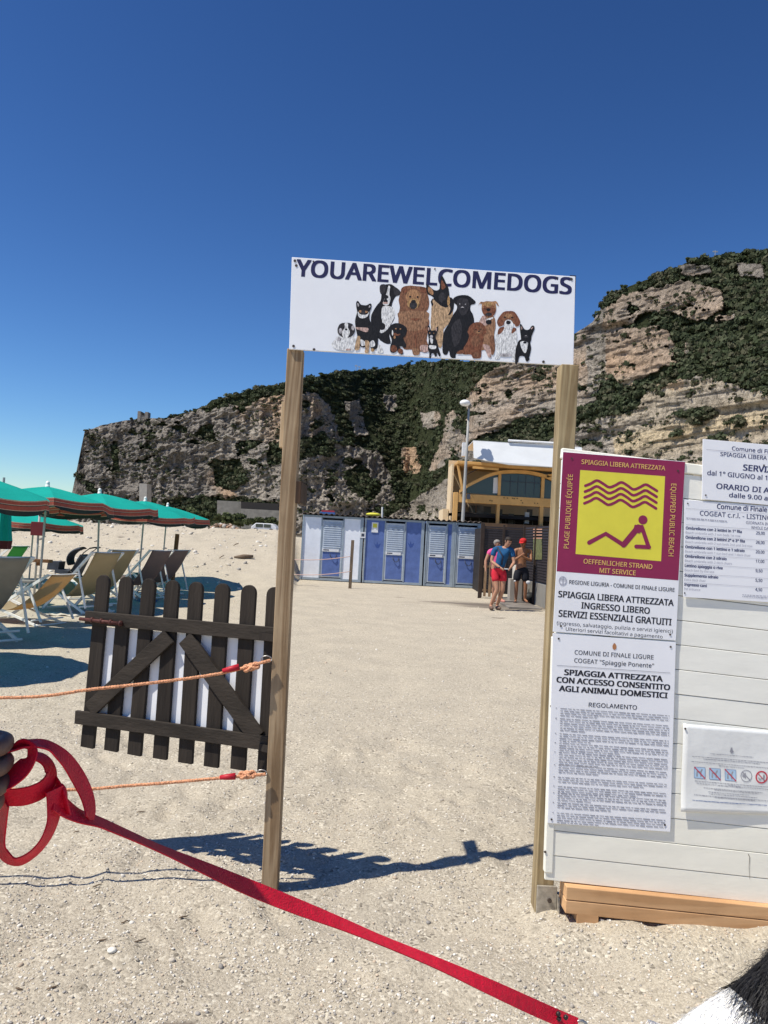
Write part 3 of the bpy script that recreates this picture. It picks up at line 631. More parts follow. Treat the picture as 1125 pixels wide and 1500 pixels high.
# ---- the dogs printed on the sign: flat print in layered flat colours
ink = {}
def inkm(c, v=.5):
    k_ = tuple(c)
    if k_ not in ink: ink[k_] = mat('print_ink', c, .5, v, 110, stretch=(1.6, 1, .6), fac=(.38, .62), detail=8)
    return ink[k_]
BK = (.012, .011, .013); BK2 = (.035, .032, .036); WH = (.78, .79, .83); TAN = (.38, .20, .10); RED = (.22, .10, .055); RED2 = (.30, .16, .09); FAWN = (.48, .32, .19); BRN = (.20, .075, .04); PINK = (.5, .34, .3); GRY = (.42, .40, .42); GOLD = (.42, .25, .11)
c6 = tf((480, 420), 6.618); c7 = tf((640, 420), 7.03); c1 = tf((400, 360), 2.446)
def dog(name_, tfm, layers, base_l):
    o_ = thing('x', '', '', (0, 0, 0)); COL.objects.unlink(o_); bpy.data.objects.remove(o_)
    mats, mb = [], MB()
    for j, (c, pts) in enumerate(layers):
        if len(pts) == 4 and not isinstance(pts[0], tuple):      # ellipse cx, cy, rx, ry
            cx_, cy_, rx_, ry_ = pts; pp = [(cx_ + rx_ * math.cos(a * .4488), cy_ + ry_ * math.sin(a * .4488)) for a in range(14)]
        else:
            pp = [(v.x, v.y) for v in crom([(x, y) for x, y in pts], 3)]
        # light raggedness so outlines read as fur
        m_ = inkm(c)
        if m_ not in mats: mats.append(m_)
        P3 = [SP(*tfm(x + rnd.uniform(-1, 1), y + rnd.uniform(-1, 1)), lift=.0005 + .00007 * j + base_l * .3) for x, y in pp]
        n_ = len(P3); tris = tessellate_polygon([P3])
        a_, b2_, c_ = tris[0]; sgn = (P3[b2_] - P3[a_]).cross(P3[c_] - P3[a_]).dot(SN)
        mb.add(P3, [t_ if sgn > 0 else t_[::-1] for t_ in tris], mats.index(m_))
    o = mb.build('dog_print', mats, ES); o['label'] = name_
    return o
dog('printed tall black and white boxer', c6, [(BK, [(512, 0), (600, -25), (660, 5), (705, 45), (700, 80), (655, 100), (620, 190), (640, 230), (650, 300), (610, 380), (600, 480), (610, 550), (560, 550), (510, 520), (490, 500), (420, 480), (418, 350), (425, 270), (470, 190), (510, 140), (520, 80)]), (WH, [(535, 190), (630, 200), (652, 270), (630, 330), (590, 400), (540, 445), (505, 440), (530, 350), (520, 280)]), (BK, (525, 385, 34, 36)), (BK2, [(505, -10), (560, -20), (560, 50), (515, 70)]), (BK2, [(640, 0), (690, 30), (700, 75), (660, 90), (640, 50)]), (WH, [(590, -10), (605, 5), (598, 70), (608, 120), (590, 175), (555, 180), (535, 160), (560, 90), (575, 50)]), (BK, (562, 100, 26, 20)), (BK, (562, 140, 20, 22)), (PINK, (560, 158, 28, 9)), (WH, [(500, 560), (535, 610), (535, 640), (485, 635), (480, 600)])], 0)
dog('printed fluffy red chow', c6, [(RED, [(720, 10), (780, -10), (870, -5), (950, 10), (965, 60), (985, 150), (975, 215), (955, 250), (985, 330), (975, 420), (960, 520), (985, 590), (960, 640), (900, 630), (880, 660), (830, 660), (815, 610), (740, 605), (700, 500), (685, 330), (690, 250), (700, 200), (688, 130), (705, 60)]), (RED2, [(700, 240), (960, 240), (975, 320), (940, 400), (830, 430), (720, 400), (690, 320)]), (BRN, [(725, 10), (765, 0), (770, 45), (730, 60)]), (BRN, [(900, 5), (950, 12), (955, 60), (905, 50)]), (TAN, (830, 100, 75, 75)), (BK, (800, 97, 11, 9)), (BK, (872, 100, 11, 9)), (GOLD, (830, 165, 60, 52)), (BK2, (830, 180, 38, 38)), (BK, (832, 145, 24, 18)), (BRN, [(800, 310), (900, 310), (850, 330)]), (BRN, [(850, 430), (862, 520), (856, 600), (846, 520)]), (RED2, [(820, 600), (880, 605), (890, 655), (835, 662)]), (PINK, [(900, 570), (970, 570), (975, 630), (905, 625)])], .0004)
dog('printed german shepherd with tall ears', c1, [(FAWN, [(575, 200), (630, 195), (645, 235), (635, 275), (612, 300), (605, 360), (590, 362), (568, 330), (566, 250)]), (BK, [(570, 190), (640, 185), (647, 225), (630, 250), (610, 225), (575, 225)]), (FAWN, [(578, 205), (628, 205), (632, 240), (600, 262), (572, 240)]), (BK, [(548, 145), (555, 140), (578, 160), (595, 155), (600, 115), (607, 110), (627, 150), (632, 180), (630, 215), (612, 220), (590, 205), (570, 180), (552, 172)]), (TAN, [(556, 147), (572, 160), (572, 176), (556, 166)]), (BRN, [(603, 122), (618, 148), (604, 155)]), (FAWN, [(572, 190), (590, 208), (610, 222), (600, 228), (575, 212)]), (GOLD, [(628, 178), (634, 200), (628, 216), (624, 200)]), (BK2, (606, 186, 14, 18)), (BK, (614, 205, 9, 8))], .0008)
dog('printed black labrador', c7, [(BK, [(170, 120), (230, 90), (320, 92), (395, 150), (385, 180), (350, 190), (345, 240), (375, 300), (380, 400), (330, 440), (330, 560), (280, 640), (200, 690), (190, 735), (140, 725), (125, 660), (100, 700), (60, 680), (60, 560), (70, 470), (110, 400), (160, 300), (205, 230), (200, 185), (175, 165)]), (BK2, [(215, 130), (310, 125), (330, 190), (300, 280), (250, 290), (215, 220)]), (BK2, [(150, 420), (240, 330), (250, 520), (180, 620)]), (GRY, (262, 215, 16, 10)), (BK, (262, 225, 14, 9)), (GRY, (235, 178, 6, 4)), (GRY, (292, 180, 6, 4))], .0012)
dog('printed tan terrier with dark collar', c7, [(RED2, [(470, 310), (580, 300), (605, 400), (590, 500), (600, 640), (580, 690), (545, 690), (500, 650), (440, 640), (430, 400)]), (PINK, [(470, 300), (440, 360), (470, 400), (520, 390), (510, 320)]), (TAN, [(425, 195), (450, 158), (480, 158), (510, 150), (570, 152), (610, 150), (638, 195), (625, 195), (605, 170), (610, 240), (585, 295), (535, 310), (485, 285), (460, 230), (462, 175), (440, 180)]), (GOLD, (530, 180, 40, 24)), (BRN, (490, 205, 14, 9)), (BRN, (575, 203, 14, 9)), (BRN, [(470, 220), (600, 220), (590, 290), (535, 312), (480, 285)]), (BK, (530, 238, 22, 16)), (BK2, (532, 285, 34, 18)), (WH, [(510, 335), (575, 315), (572, 330), (515, 352)]), (BK, (532, 365, 30, 24)), (PINK, [(470, 600), (540, 610), (560, 720), (530, 725), (510, 680)]), (RED, [(545, 520), (590, 520), (590, 680), (560, 690)])], .0016)
dog('printed tricolour beagle', c7, [(WH, [(640, 450), (700, 430), (800, 430), (825, 500), (830, 600), (810, 760), (770, 750), (760, 710), (660, 715), (640, 745), (595, 742), (620, 680), (600, 600), (610, 500)]), (BRN, [(625, 490), (640, 430), (700, 415), (660, 480)]), (BRN, [(765, 470), (790, 420), (820, 440), (780, 480)]), (BRN, [(620, 350), (680, 265), (740, 252), (800, 262), (855, 350), (845, 400), (810, 410), (790, 380), (700, 390), (655, 410), (630, 400)]), (RED, [(680, 280), (780, 280), (800, 340), (780, 390), (740, 420), (700, 390), (675, 340)]), (TAN, (738, 300, 38, 22)), (WH, [(715, 345), (760, 345), (785, 385), (775, 430), (735, 440), (695, 425), (690, 385)]), (BK, (735, 370, 23, 20)), (BK, (697, 315, 12, 7)), (BK, (775, 318, 12, 7)), (GRY, [(655, 690), (765, 690), (760, 718), (660, 716)])], .002)
dog('printed small black french bulldog', c7, [(BK, [(855, 395), (870, 390), (905, 440), (950, 440), (975, 405), (1000, 405), (1003, 440), (975, 510), (970, 550), (960, 580), (970, 640), (950, 730), (955, 745), (935, 770), (915, 765), (900, 720), (860, 715), (845, 730), (830, 790), (805, 790), (810, 650), (840, 560), (865, 540), (858, 470)]), (PINK, [(864, 405), (880, 430), (870, 445)]), (PINK, [(992, 415), (975, 440), (968, 430)]), (WH, [(865, 565), (930, 570), (935, 610), (915, 680), (890, 670), (862, 610)]), (BK, (905, 575, 18, 12)), (BK2, (915, 515, 24, 15)), (GRY, (913, 505, 9, 4))], .0024)
dog('printed small curly red poodle', c7, [(BRN, [(345, 400), (390, 370), (450, 370), (500, 420), (505, 480), (480, 500), (480, 560), (460, 640), (455, 725), (420, 740), (370, 735), (350, 700), (270, 695), (265, 650), (310, 570), (330, 510), (315, 460)]), (RED, (425, 450, 52, 46)), (BRN, (400, 430, 40, 20)), (RED, (400, 560, 50, 60)), (TAN, (425, 470, 22, 12)), (BK, (432, 462, 10, 8)), (BK, (400, 440, 7, 5)), (BK, (452, 445, 7, 5)), (BRN, [(200, 690), (235, 655), (280, 660), (270, 690)]), (RED, (405, 700, 30, 30))], .0028)
dog('printed black and tan shiba', c6, [(BK, [(278, 150), (295, 140), (325, 175), (380, 180), (405, 165), (425, 170), (420, 210), (405, 260), (410, 330), (450, 380), (485, 450), (488, 520), (480, 590), (450, 612), (420, 600), (400, 560), (350, 590), (300, 560), (285, 470), (265, 340), (285, 250), (278, 200)]), (GRY, [(288, 160), (305, 175), (295, 195)]), (GRY, [(405, 180), (415, 195), (398, 205)]), (WH, [(292, 240), (320, 270), (380, 270), (402, 240), (385, 290), (335, 308), (300, 290)]), (TAN, (318, 240, 16, 12)), (TAN, (372, 245, 16, 12)), (BK2, (345, 245, 20, 26)), (PINK, [(270, 395), (385, 400), (392, 430), (370, 442), (290, 415)]), (FAWN, [(285, 490), (315, 490), (310, 590), (300, 612), (262, 608)]), (WH, [(320, 510), (365, 540), (360, 570), (325, 570)]), (FAWN, [(365, 520), (405, 540), (400, 600), (395, 640), (360, 640), (365, 590)]), (WH, [(410, 540), (440, 520), (460, 560), (440, 585), (410, 580)]), (GOLD, (435, 615, 18, 15))], .0032)
dog('printed small grey and white shih tzu', c6, [(WH, [(105, 480), (75, 510), (38, 555), (70, 600), (130, 615), (235, 622), (262, 580), (280, 520), (262, 480), (220, 480)]), (BK2, [(98, 400), (125, 360), (180, 350), (240, 365), (265, 420), (245, 470), (200, 495), (140, 490), (100, 450)]), (WH, [(165, 355), (195, 355), (198, 400), (215, 440), (190, 500), (150, 490), (140, 440), (165, 400)]), (GRY, (125, 430, 18, 28)), (GRY, (245, 400, 15, 24)), (GRY, (110, 510, 22, 18)), (BK, (178, 415, 12, 9)), (BK, (155, 395, 8, 7)), (BK, (207, 392, 8, 7)), (PINK, (200, 610, 26, 9))], .0036)
dog('printed small black and tan dachshund puppy', c6, [(BK, [(595, 400), (640, 358), (700, 358), (765, 400), (755, 470), (730, 500), (760, 560), (750, 590), (700, 580), (730, 640), (715, 660), (680, 620), (650, 640), (610, 635), (605, 590), (620, 520), (600, 460)]), (BRN, (665, 462, 40, 14)), (BK, (682, 440, 24, 20)), (TAN, (660, 408, 8, 6)), (TAN, (705, 410, 8, 6)), (TAN, (648, 490, 10, 15)), (BRN, (640, 600, 32, 34)), (BRN, (705, 625, 26, 26)), (WH, [(625, 420), (635, 440), (632, 475), (622, 460)])], .004)
dog('printed tiny black and white chihuahua', c6, [(BK, [(968, 385), (985, 380), (1000, 420), (1035, 425), (1060, 390), (1070, 395), (1060, 450), (1045, 490), (1060, 530), (1075, 600), (1095, 660), (1080, 675), (1060, 640), (1055, 690), (1040, 680), (1030, 650), (1005, 650), (1000, 695), (985, 690), (985, 640), (970, 600), (980, 520), (972, 460)]), (PINK, (978, 410, 7, 16)), (PINK, (1052, 415, 7, 16)), (GRY, (1005, 485, 16, 14)), (WH, [(990, 500), (1020, 510), (1015, 550), (1000, 545)]), (WH, [(985, 570), (1050, 575), (1040, 605), (990, 600)]), (TAN, (990, 450, 6, 5)), (TAN, (1028, 452, 6, 5)), (WH, (1052, 685, 10, 6))], .0044)

# ================================================================ picket gate hung on the left post
GW = mat('dark_stained_wood', (.036, .028, .022), .8, .35, 9, .4, 90, stretch=(1, 1, .12), col2=(.016, .012, .010))
GW2 = mat('dark_stained_rail', (.048, .038, .030), .8, .35, 9, .3, 90, stretch=(.12, 1, 1), col2=(.024, .019, .015))
gA = Vector((onY(115, 1092, 3.70).x, 3.70, 0)); gB = Vector((onY(391, 1100, 3.40).x, 3.40, 0))
gn = (gB - gA).cross(Vector((0, 0, 1))).normalized()
if gn.y > 0: gn = -gn
GP = Plane(gA, gn)
gate = thing('picket_gate', 'dark brown picket gate with white backing swung open from the left post', 'gate', (gA + gB) / 2 + Vector((0, 0, onY(115, 1092, 3.7).z)))
def gq(px, py, l=0.0): return GP(px, py, l)
gcr = lambda x, y: (90 + x / 3.409, 830 + y / 3.409)
pk = [((208, 42, 39), (125, 905, 43)), ((322, 50, 39), (243, 922, 44)), ((436, 60, 39), (360, 943, 45)), ((553, 68, 42), (488, 962, 44)), ((671, 76, 43), (615, 983, 46)), ((803, 84, 44), (744, 1002, 45)), ((935, 92, 44), (878, 1015, 47)), ((1062, 102, 44), (1013, 1030, 46))]
for (tx, ty, tw_), (bx, by, bw) in pk:
    T_ = gq(*gcr(tx, ty)); B_ = gq(*gcr(bx, by)); hw = .0355
    ax = (T_ - B_).normalized(); ex = gn.cross(ax).normalized()
    if ex.x < 0: ex = -ex
    C_ = T_ - ax * hw
    pts = [B_ - ex * hw, B_ + ex * hw] + [C_ + ex * hw * math.cos(a) + ax * hw * math.sin(a) for a in [math.pi * k / 10 for k in range(11)]]
    MB().slab(pts, gn, .018).build('picket', GW, gate, bevel=.002)
def rail(a, b_, hpx, l, name='rail', m=GW2):
    p, q_ = gq(*gcr(*a), l), gq(*gcr(*b_), l); h_ = hpx / 3.409 / F * 3.6
    ax = (q_ - p).normalized(); up = gn.cross(ax).normalized()
    return MB().slab([p + up * h_ / 2, q_ + up * h_ / 2, q_ - up * h_ / 2, p - up * h_ / 2], gn, .018).build(name, m, gate, bevel=.002)
rail((130, 252), (1075, 338), 66, .0195); rail((80, 748), (1040, 880), 66, .0195)
rail((150, 712), (545, 345), 78, .0192, 'brace'); rail((625, 355), (985, 850), 84, .0186, 'brace')
wb = mat('white_backing', (.82, .83, .87), .6, .04, 3)
MB().slab([gq(*gcr(150, 300), -.0205), gq(*gcr(1075, 375), -.0205), gq(*gcr(1040, 870), -.0205), gq(*gcr(120, 745), -.0205)], gn, .004).build('backing_sheet', wb, gate)
bm_ = mat('rusty_bolt', (.085, .03, .025), .6, .4, 60, .3, metal=.3)
MB().tube([gq(*gcr(115, 258), .032), gq(*gcr(325, 283), .032)], .0085, 10).build('slide_bolt', bm_, gate, True)
mb = MB(); 
for x_ in (170, 215, 262, 310): mb.tube([gq(*gcr(x_, 264 + (x_ - 170) * .12), .03), gq(*gcr(x_ + 10, 265 + (x_ - 170) * .12), .03)], .0125, 10)
mb.build('bolt_bracket', bm_, gate, True)
hm = MB()
for y_ in (345, 895):
    p = gq(*gcr(1000, y_), .021); q_ = Vector((ltop.x * 0 + on_post(llo, ldr, p.z).x, 3.36, p.z)); hm.beam(p, q_, .004, .03)
hm.build('hinge', GW, gate)

# ================================================================ ropes
ropem = mat('orange_rope', (.70, .34, .19), .9, .3, 90, 1.0, 120, stretch=(1, 1, 1)); tape = mat('red_tape', (.45, .015, .03), .5, .15, 20)
FP = thing('end_post', 'short timber post at the far left holding the rope ends', 'post', (-3.4, 3.0, 0)); MB().box((-3.44, 2.96, -.1), (-3.36, 3.04, 1.3)).build('timber', P_L, FP, bevel=.003)
def rope_twist(pts, r, strands=3, pitch=.035):
    pts = crom(pts, 10, False); mb = MB(); L_ = [0]
    for i in range(1, len(pts)): L_.append(L_[-1] + (pts[i] - pts[i - 1]).length)
    n = max(8, int(L_[-1] / (pitch / 7))); S_ = [j / n * L_[-1] for j in range(n + 1)]; P_ = []; k_ = 0
    for s_ in S_:
        while k_ < len(L_) - 2 and L_[k_ + 1] < s_: k_ += 1
        P_.append(pts[k_].lerp(pts[k_ + 1], (s_ - L_[k_]) / max(1e-9, L_[k_ + 1] - L_[k_])))
    for st in range(strands):
        o_ = []
        for j, p in enumerate(P_):
            d_ = (P_[min(j + 1, n)] - P_[max(j - 1, 0)]).normalized(); u_ = d_.cross(Vector((0, 0, 1))).normalized(); v_ = d_.cross(u_)
            a = S_[j] / pitch * 6.283 + st * 6.283 / strands; o_.append(p + (u_ * math.cos(a) + v_ * math.sin(a)) * r * .5)
        mb.tube(o_, r * .58, 5, False)
    return mb
def knot(mb, c, d_, s):
    d_ = d_.normalized(); u_ = d_.cross(Vector((0, 0, 1))).normalized(); v_ = d_.cross(u_)
    pts = []
    for k in range(60):
        a = k / 59 * 6.283 * 2.5; pts.append(c + d_ * (math.sin(a * .8) * s * 1.7 + (k / 59 - .5) * s * 1.2) + u_ * math.cos(a * 1.5) * s * .55 + v_ * math.sin(a * 1.5 + .6) * s * .6)
    mb.tube(pts, s * .40, 7)
for (zy, kn, pl_, lab) in ((((0, 1022, 3.02), (140, 1009, 3.1), (250, 997, 3.13), (330, 985, 3.25), (396, 967, 3.33)), (368, 977, 3.30), ((326, 983, 3.24), (350, 977, 3.27)), 'upper orange rope stretched from the left post across the dark gate'), (((60, 1157, 3.0), (200, 1150, 3.15), (320, 1140, 3.26), (389, 1134, 3.33)), (362, 1135, 3.30), ((322, 1139, 3.26), (345, 1137, 3.29)), 'lower orange rope from the left post passing behind the red leash')):
    R0 = onY(*zy[-1]); rt_ = thing('rope', lab, 'rope', R0, group='orange ropes beside the gateway')
    RPl = Plane(R0, (R0 - Vector((-3.4, 3.0, R0.z))).cross(Vector((0, 0, 1))))
    onR = lambda x, y: RPl(x, y)
    pts = [onR(*a[:2]) for a in zy]; pts = [Vector((-3.36, 3.0, pts[0].z + .06))] + [pts[0].lerp(Vector((-3.36, 3, pts[0].z + .03)), .5)] + pts
    rope_twist(pts, .0068).build('line', ropem, rt_, True)
    kb = MB(); knot(kb, onR(*kn[:2]), pts[-1] - pts[-2], .017); kb.build('knot', ropem, rt_, True)
    a, b2 = onR(*pl_[0][:2]), onR(*pl_[1][:2]); MB().tube([a, a.lerp(b2, .5), b2], [.009, .0125, .014], 9).build('tape_wrap', tape, rt_, True)
    e_ = onY(zy[-1][0] + 2, zy[-1][1] - 1, 3.345); mb = MB(); mb.tube([e_ + Vector((.022 * math.cos(a) - .022, 0, .014 * math.sin(a))) for a in [k * .5236 for k in range(13)]], .0028, 6); mb.build('steel_ring', metal, rt_, True)

# ================================================================ white planked notice board
ba = R_(1.6); bn = Vector((math.sin(ba), -math.cos(ba), 0)); BP = Plane(onY(800, 1000, 3.16), bn)
bwm = mat('white_painted_board', (.91, .895, .82), .5, .05, 3, .05, 30, stretch=(1, 1, 4), spec=.35)
bwm2 = mat('white_painted_board_warm', (.91, .885, .78), .5, .05, 3, .05, 30, stretch=(1, 1, 4), spec=.35)
NB = thing('notice_board', 'large white planked board fixed in front of the right gate post', 'board', BP(970, 1290))
TL, TR, BL = BP(822, 656), BP(1125, 693), BP(796, 1289)
eu = (TR - TL).normalized(); ev = (bn.cross(eu)).normalized()
if ev.z > 0: ev = -ev                       # down the board
Wb, Hb = 1.9, (BL - TL).dot(ev)
def bp3(u_, v_, l=0.0): return TL + eu * u_ + ev * v_ + bn * l
lv = lambda v_: (BL - TL).dot(eu) * v_ / Hb   # left edge drift
nplk = 17; ph = (Hb - .045) / nplk
for k in range(nplk):
    v0 = .045 + k * ph + .0012; v1 = .045 + (k + 1) * ph - .0012; l0 = rnd.uniform(-.0008, .0008)
    pts = [bp3(lv(v0) + .006, v0, l0), bp3(Wb, v0, l0), bp3(Wb, v1, l0), bp3(lv(v1) + .006, v1, l0)]
    MB().slab(pts, bn, .016).build('plank', bwm if k < 14 else bwm2, NB, bevel=.0018)
MB().slab([bp3(.004, .0, .006), bp3(Wb, .0, .006), bp3(Wb, .042, .006), bp3(.004, .042, .006)], bn, .028).build('cap_rail', bwm2, NB, bevel=.004)
MB().slab([bp3(lv(.76) - .004, .76, .0045), bp3(lv(.76) + .032, .76, .0045), bp3(lv(Hb) + .034, Hb - .03, .0045), bp3(lv(Hb) + .0, Hb - .03, .0045)], bn, .03).build('edge_trim', bwm2, NB, bevel=.004)
mb = MB()
for px_, py_ in ((798, 1247), (807, 1034)): mb.tube([BP(px_, py_, .0045), BP(px_, py_, .0075)], .005, 8)
mb.build('screw', screwm, NB)
crk = [(1096, 1251), (1098, 1256), (1097, 1270), (1098, 1288)]
mb = MB()
for i in range(3):
    a, b2 = BP(*crk[i], .002), BP(*crk[i + 1], .002); s_ = Vector((.0016 - .0004 * i, 0, 0)); mb.flat([a - s_, a + s_, b2 + s_ * .6, b2 - s_ * .6], bn)
mb.build('crack', screwm, NB)
MB().slab([bp3(lv(Hb) + .03, .06, -.018), bp3(Wb, .06, -.018), bp3(Wb, Hb - .02, -.018), bp3(lv(Hb) + .03, Hb - .02, -.018)], bn, .004).build('back_sheet', mat('board_back', (.3, .27, .22), .9), NB)
for u_ in (.95, 1.75): MB().box(bp3(u_, Hb + .05, -.06) + Vector((-.03, -.02, 0)), bp3(u_, .1, -.06) + Vector((.03, .03, 0))).build('back_post', P_R, NB)
# timber under it
OT = wood('orange_timber', (.72, .44, .23), (.58, .33, .16), 0, scale=6)
TP_ = Plane(onY(830, 1320, 3.13), bn)
TB = thing('timber_sleeper', 'orange planed timber pair lying under the white board', 'timber', TP_(980, 1330))
def tslab(name, c4, th, pl, m): return MB().slab([pl(*c) for c in c4], bn, th).build(name, m, TB, bevel=.003)
tslab('beam', ((830, 1299), (1500, 1367), (1500, 1386), (829, 1318)), .10, TP_, OT)
tslab('beam', ((829, 1319), (1500, 1387), (1500, 1410), (828, 1338)), .10, TP_, OT)
bk = MB().slab([TP_(845, 1338.5), TP_(877, 1342), TP_(877, 1362), TP_(845, 1358)], bn, .09).build('timber_offcut', OT, bevel=.002)
tag(bk, 'small orange wood block wedged under the long timber by the right post', 'block')

# ---- sheets on the board
maroon = mat('maroon_print', (.27, .022, .085), .45, .08, 4); yellow = mat('yellow_print', (.78, .70, .07), .45, .06, 4); ywl = mat('ochre_lettering', (.80, .50, .16), .5, .1, 10)
black = mat('black_print', (.02, .02, .03), .5, .1, 10); greyp = mat('grey_print', (.34, .34, .38), .5, .1, 10); navy2 = mat('dark_blue_print', (.05, .055, .15), .5, .1, 10); pgrey = mat('pale_grey_print', (.45, .45, .52), .6, .1, 10)
sheet = mat('white_sign_sheet', (.88, .885, .93), .35, .03, 3, .06, 2, spec=.5)
l1 = .0105
g8 = tf((810, 650), 5.625); g2 = tf((800, 840), 5.357); g3 = tf((1000, 640), 6.25); g4 = tf((980, 1040), 7.76); g6 = tf((780, 930), 3.261)
BS = thing('beach_sign', 'maroon and yellow public beach sign with white lower part', 'sign', BP(900, 930, l1), group='signs on the white board')
MB().slab([BP(823.5, 662, l1), BP(1002.3, 676.5, l1), BP(988.7, 938, l1), BP(809, 925, l1)], bn, .004).build('panel', sheet, BS, bevel=.001)
MB().flat([BP(824, 662.5, l1 + .0003), BP(1002, 677, l1 + .0003), BP(992, 850, l1 + .0003), BP(814.4, 836.7, l1 + .0003)], bn).build('maroon_field', maroon, BS)
MB().flat([BP(848.8, 688.8, l1 + .0006), BP(972.7, 698, l1 + .0006), BP(966.8, 822, l1 + .0006), BP(842, 811.4, l1 + .0006)], bn).build('yellow_field', yellow, BS)
def stroke(mb, pl, pts, wpx, lift, mi=None, closed=False, endcap=True):
    """flat printed line of constant width with round ends"""
    P3 = [Vector((x, y, 0)) for x, y in pts]; k = len(P3); lft, rgt = [], []
    for i in range(k):
        a = P3[(i - 1) % k] if (closed or i) else P3[i]; b2 = P3[(i + 1) % k] if (closed or i < k - 1) else P3[i]
        d_ = (b2 - a).normalized(); n_ = Vector((-d_.y, d_.x, 0)) * wpx / 2
        lft.append(P3[i] + n_); rgt.append(P3[i] - n_)
    n_seg = k if closed else k - 1
    for i in range(n_seg):
        j = (i + 1) % k; mb.flat([pl(v.x, v.y, lift) for v in (lft[i], lft[j], rgt[j], rgt[i])], pl.n, mi)
    if endcap and not closed:
        for c in (P3[0], P3[-1]): mb.flat([pl(c.x + wpx / 2 * math.cos(a * .6283), c.y + wpx / 2 * math.sin(a * .6283), lift + .0001) for a in range(10)], pl.n, mi)
for k, pts in enumerate((((260, 348), (305, 330), (355, 305), (405, 330), (455, 360), (505, 345), (555, 320), (605, 345), (655, 378), (705, 362), (755, 338), (800, 360), (848, 390)),)):
    for r_ in range(4):
        mb = MB(); q_ = [g8(x - 2.6 * r_, y + 48 * r_) for x, y in pts]; stroke(mb, BP, [(v.x, v.y) for v in crom([(a, b2) for a, b2 in q_], 4, False)], 4.0, l1 + .0010); mb.build('wave_print', maroon, BS)
mb = MB(); c = g8(733, 628); mb.flat([BP(c[0] + 6.7 * math.cos(a * .314), c[1] + 6.7 * math.sin(a * .314), l1 + .0010) for a in range(20)], bn)
stroke(mb, BP, [g8(*p) for p in ((292, 815), (428, 742), (575, 835))], 6.4, l1 + .0010)
stroke(mb, BP, [g8(*p) for p in ((575, 832), (695, 688))], 8.6, l1 + .0011)
stroke(mb, BP, [g8(*p) for p in ((725, 690), (780, 853))], 6.0, l1 + .0012); stroke(mb, BP, [g8(*p) for p in ((783, 852), (678, 847))], 6.0, l1 + .0013)
mb.flat([BP(*g8(*p), l1 + .0014) for p in ((665, 668), (735, 670), (748, 710), (700, 740), (650, 720))], bn)
mb.build('bather_print', maroon, BS)
mb = MB()
for s_, a, b2, cp, bo in (('SPIAGGIA LIBERA ATTREZZATA', (228, 168), (915, 222), 37, .012), ('PLAGE PUBLIQUE ÉQUIPÉE', (122, 863), (158, 255), 40, .008), ('EQUIPPED PUBLIC BEACH', (966, 330), (942, 925), 42, .008), ('OEFFENLICHER STRAND', (245, 985), (808, 1032), 38, .012), ('MIT SERVICE', (376, 1060), (672, 1083), 38, .012)):
    lines(BP, [(s_, g8(*a), g8(*b2), cp / 5.625, bo)], ywl, BS, l1 + .0010)
mb = MB()
for s_, a, b2, cp, bo in (('REGIONE LIGURIA - COMUNE DI FINALE LIGURE', (175, 80), (998, 143), 30, .01), ('SPIAGGIA LIBERA ATTREZZATA', (90, 183), (990, 253), 48, .024), ('INGRESSO LIBERO', (270, 272), (803, 315), 48, .024), ('SERVIZI ESSENZIALI GRATUITI', (92, 335), (972, 405), 50, .024), ('(ingresso, salvataggio, pulizia e servizi igienici)', (78, 400), (985, 466), 28, 0), ('Ulteriori servizi facoltativi a pagamento', (148, 446), (905, 508), 27, 0)):
    lines(BP, [(s_, g2(*a), g2(*b2), cp / 5.357, bo)], black, BS, l1 + .0004)
mb = MB(); c = g2(125, 57); stroke(mb, BP, [(c[0] + 5.2 * math.cos(a * .393), c[1] + 6 * math.sin(a * .393)) for a in range(16)], 1.6, l1 + .001, closed=True)
stroke(mb, BP, [g2(100, 45), g2(152, 50)], 1.3, l1 + .0012); stroke(mb, BP, [g2(128, 28), g2(124, 84)], 1.3, l1 + .0012); mb.build('region_emblem', pgrey, BS)
def screws(par, L_, l_, r_=.0042):
    for x, y in L_: MB().tube([BP(x, y, l_), BP(x, y, l_ + .0015)], r_, 7).build('screw', screwm, par)
screws(BS, [(836.5, 672), (991.5, 690), (820.5, 916.5), (980, 929)], l1 + .0005)
# regulation sheet
l2 = .0090
RG = thing('regulation_notice', 'tall white regulation notice for pets below the beach sign', 'notice', BP(895, 1215, l2), group='signs on the white board')
MB().slab([BP(809, 927, l2), BP(989, 940, l2), BP(980.7, 1217.5, l2), BP(801.5, 1204.5, l2)], bn, .004).build('panel', sheet, RG, bevel=.001)
mb = MB()
for s_, a, b2, cp, bo in (('COMUNE DI FINALE LIGURE', (218, 632), (835, 672), 33, .004), ('COGEAT "Spiaggie Ponente"', (215, 695), (838, 738), 33, .004), ('SPIAGGIA ATTREZZATA', (138, 792), (905, 845), 42, .035), ('CON ACCESSO CONSENTITO', (78, 850), (962, 912), 42, .035), ('AGLI ANIMALI DOMESTICI', (98, 918), (942, 975), 42, .035), ('REGOLAMENTO', (328, 1042), (705, 1065), 33, .006)):
    lines(BP, [(s_, g2(*a), g2(*b2), cp / 5.357, bo)], black, RG, l2 + .0004)
mb = MB(); stroke(mb, BP, [g2(80, 718), g2(965, 778)], .7, l2 + .001); mb.build('rule', greyp, RG)
mb = MB(); c = g2(530, 572); mb.flat([BP(c[0] + x, c[1] + y, l2 + .001) for x, y in ((-3, -1), (-1.5, -4), (0, -5.4), (1.5, -4), (3, -1), (2.6, 3), (0, 5), (-2.6, 3))], bn); mb.build('town_crest', mat('crest_print', (.45, .2, .09), .6), RG)
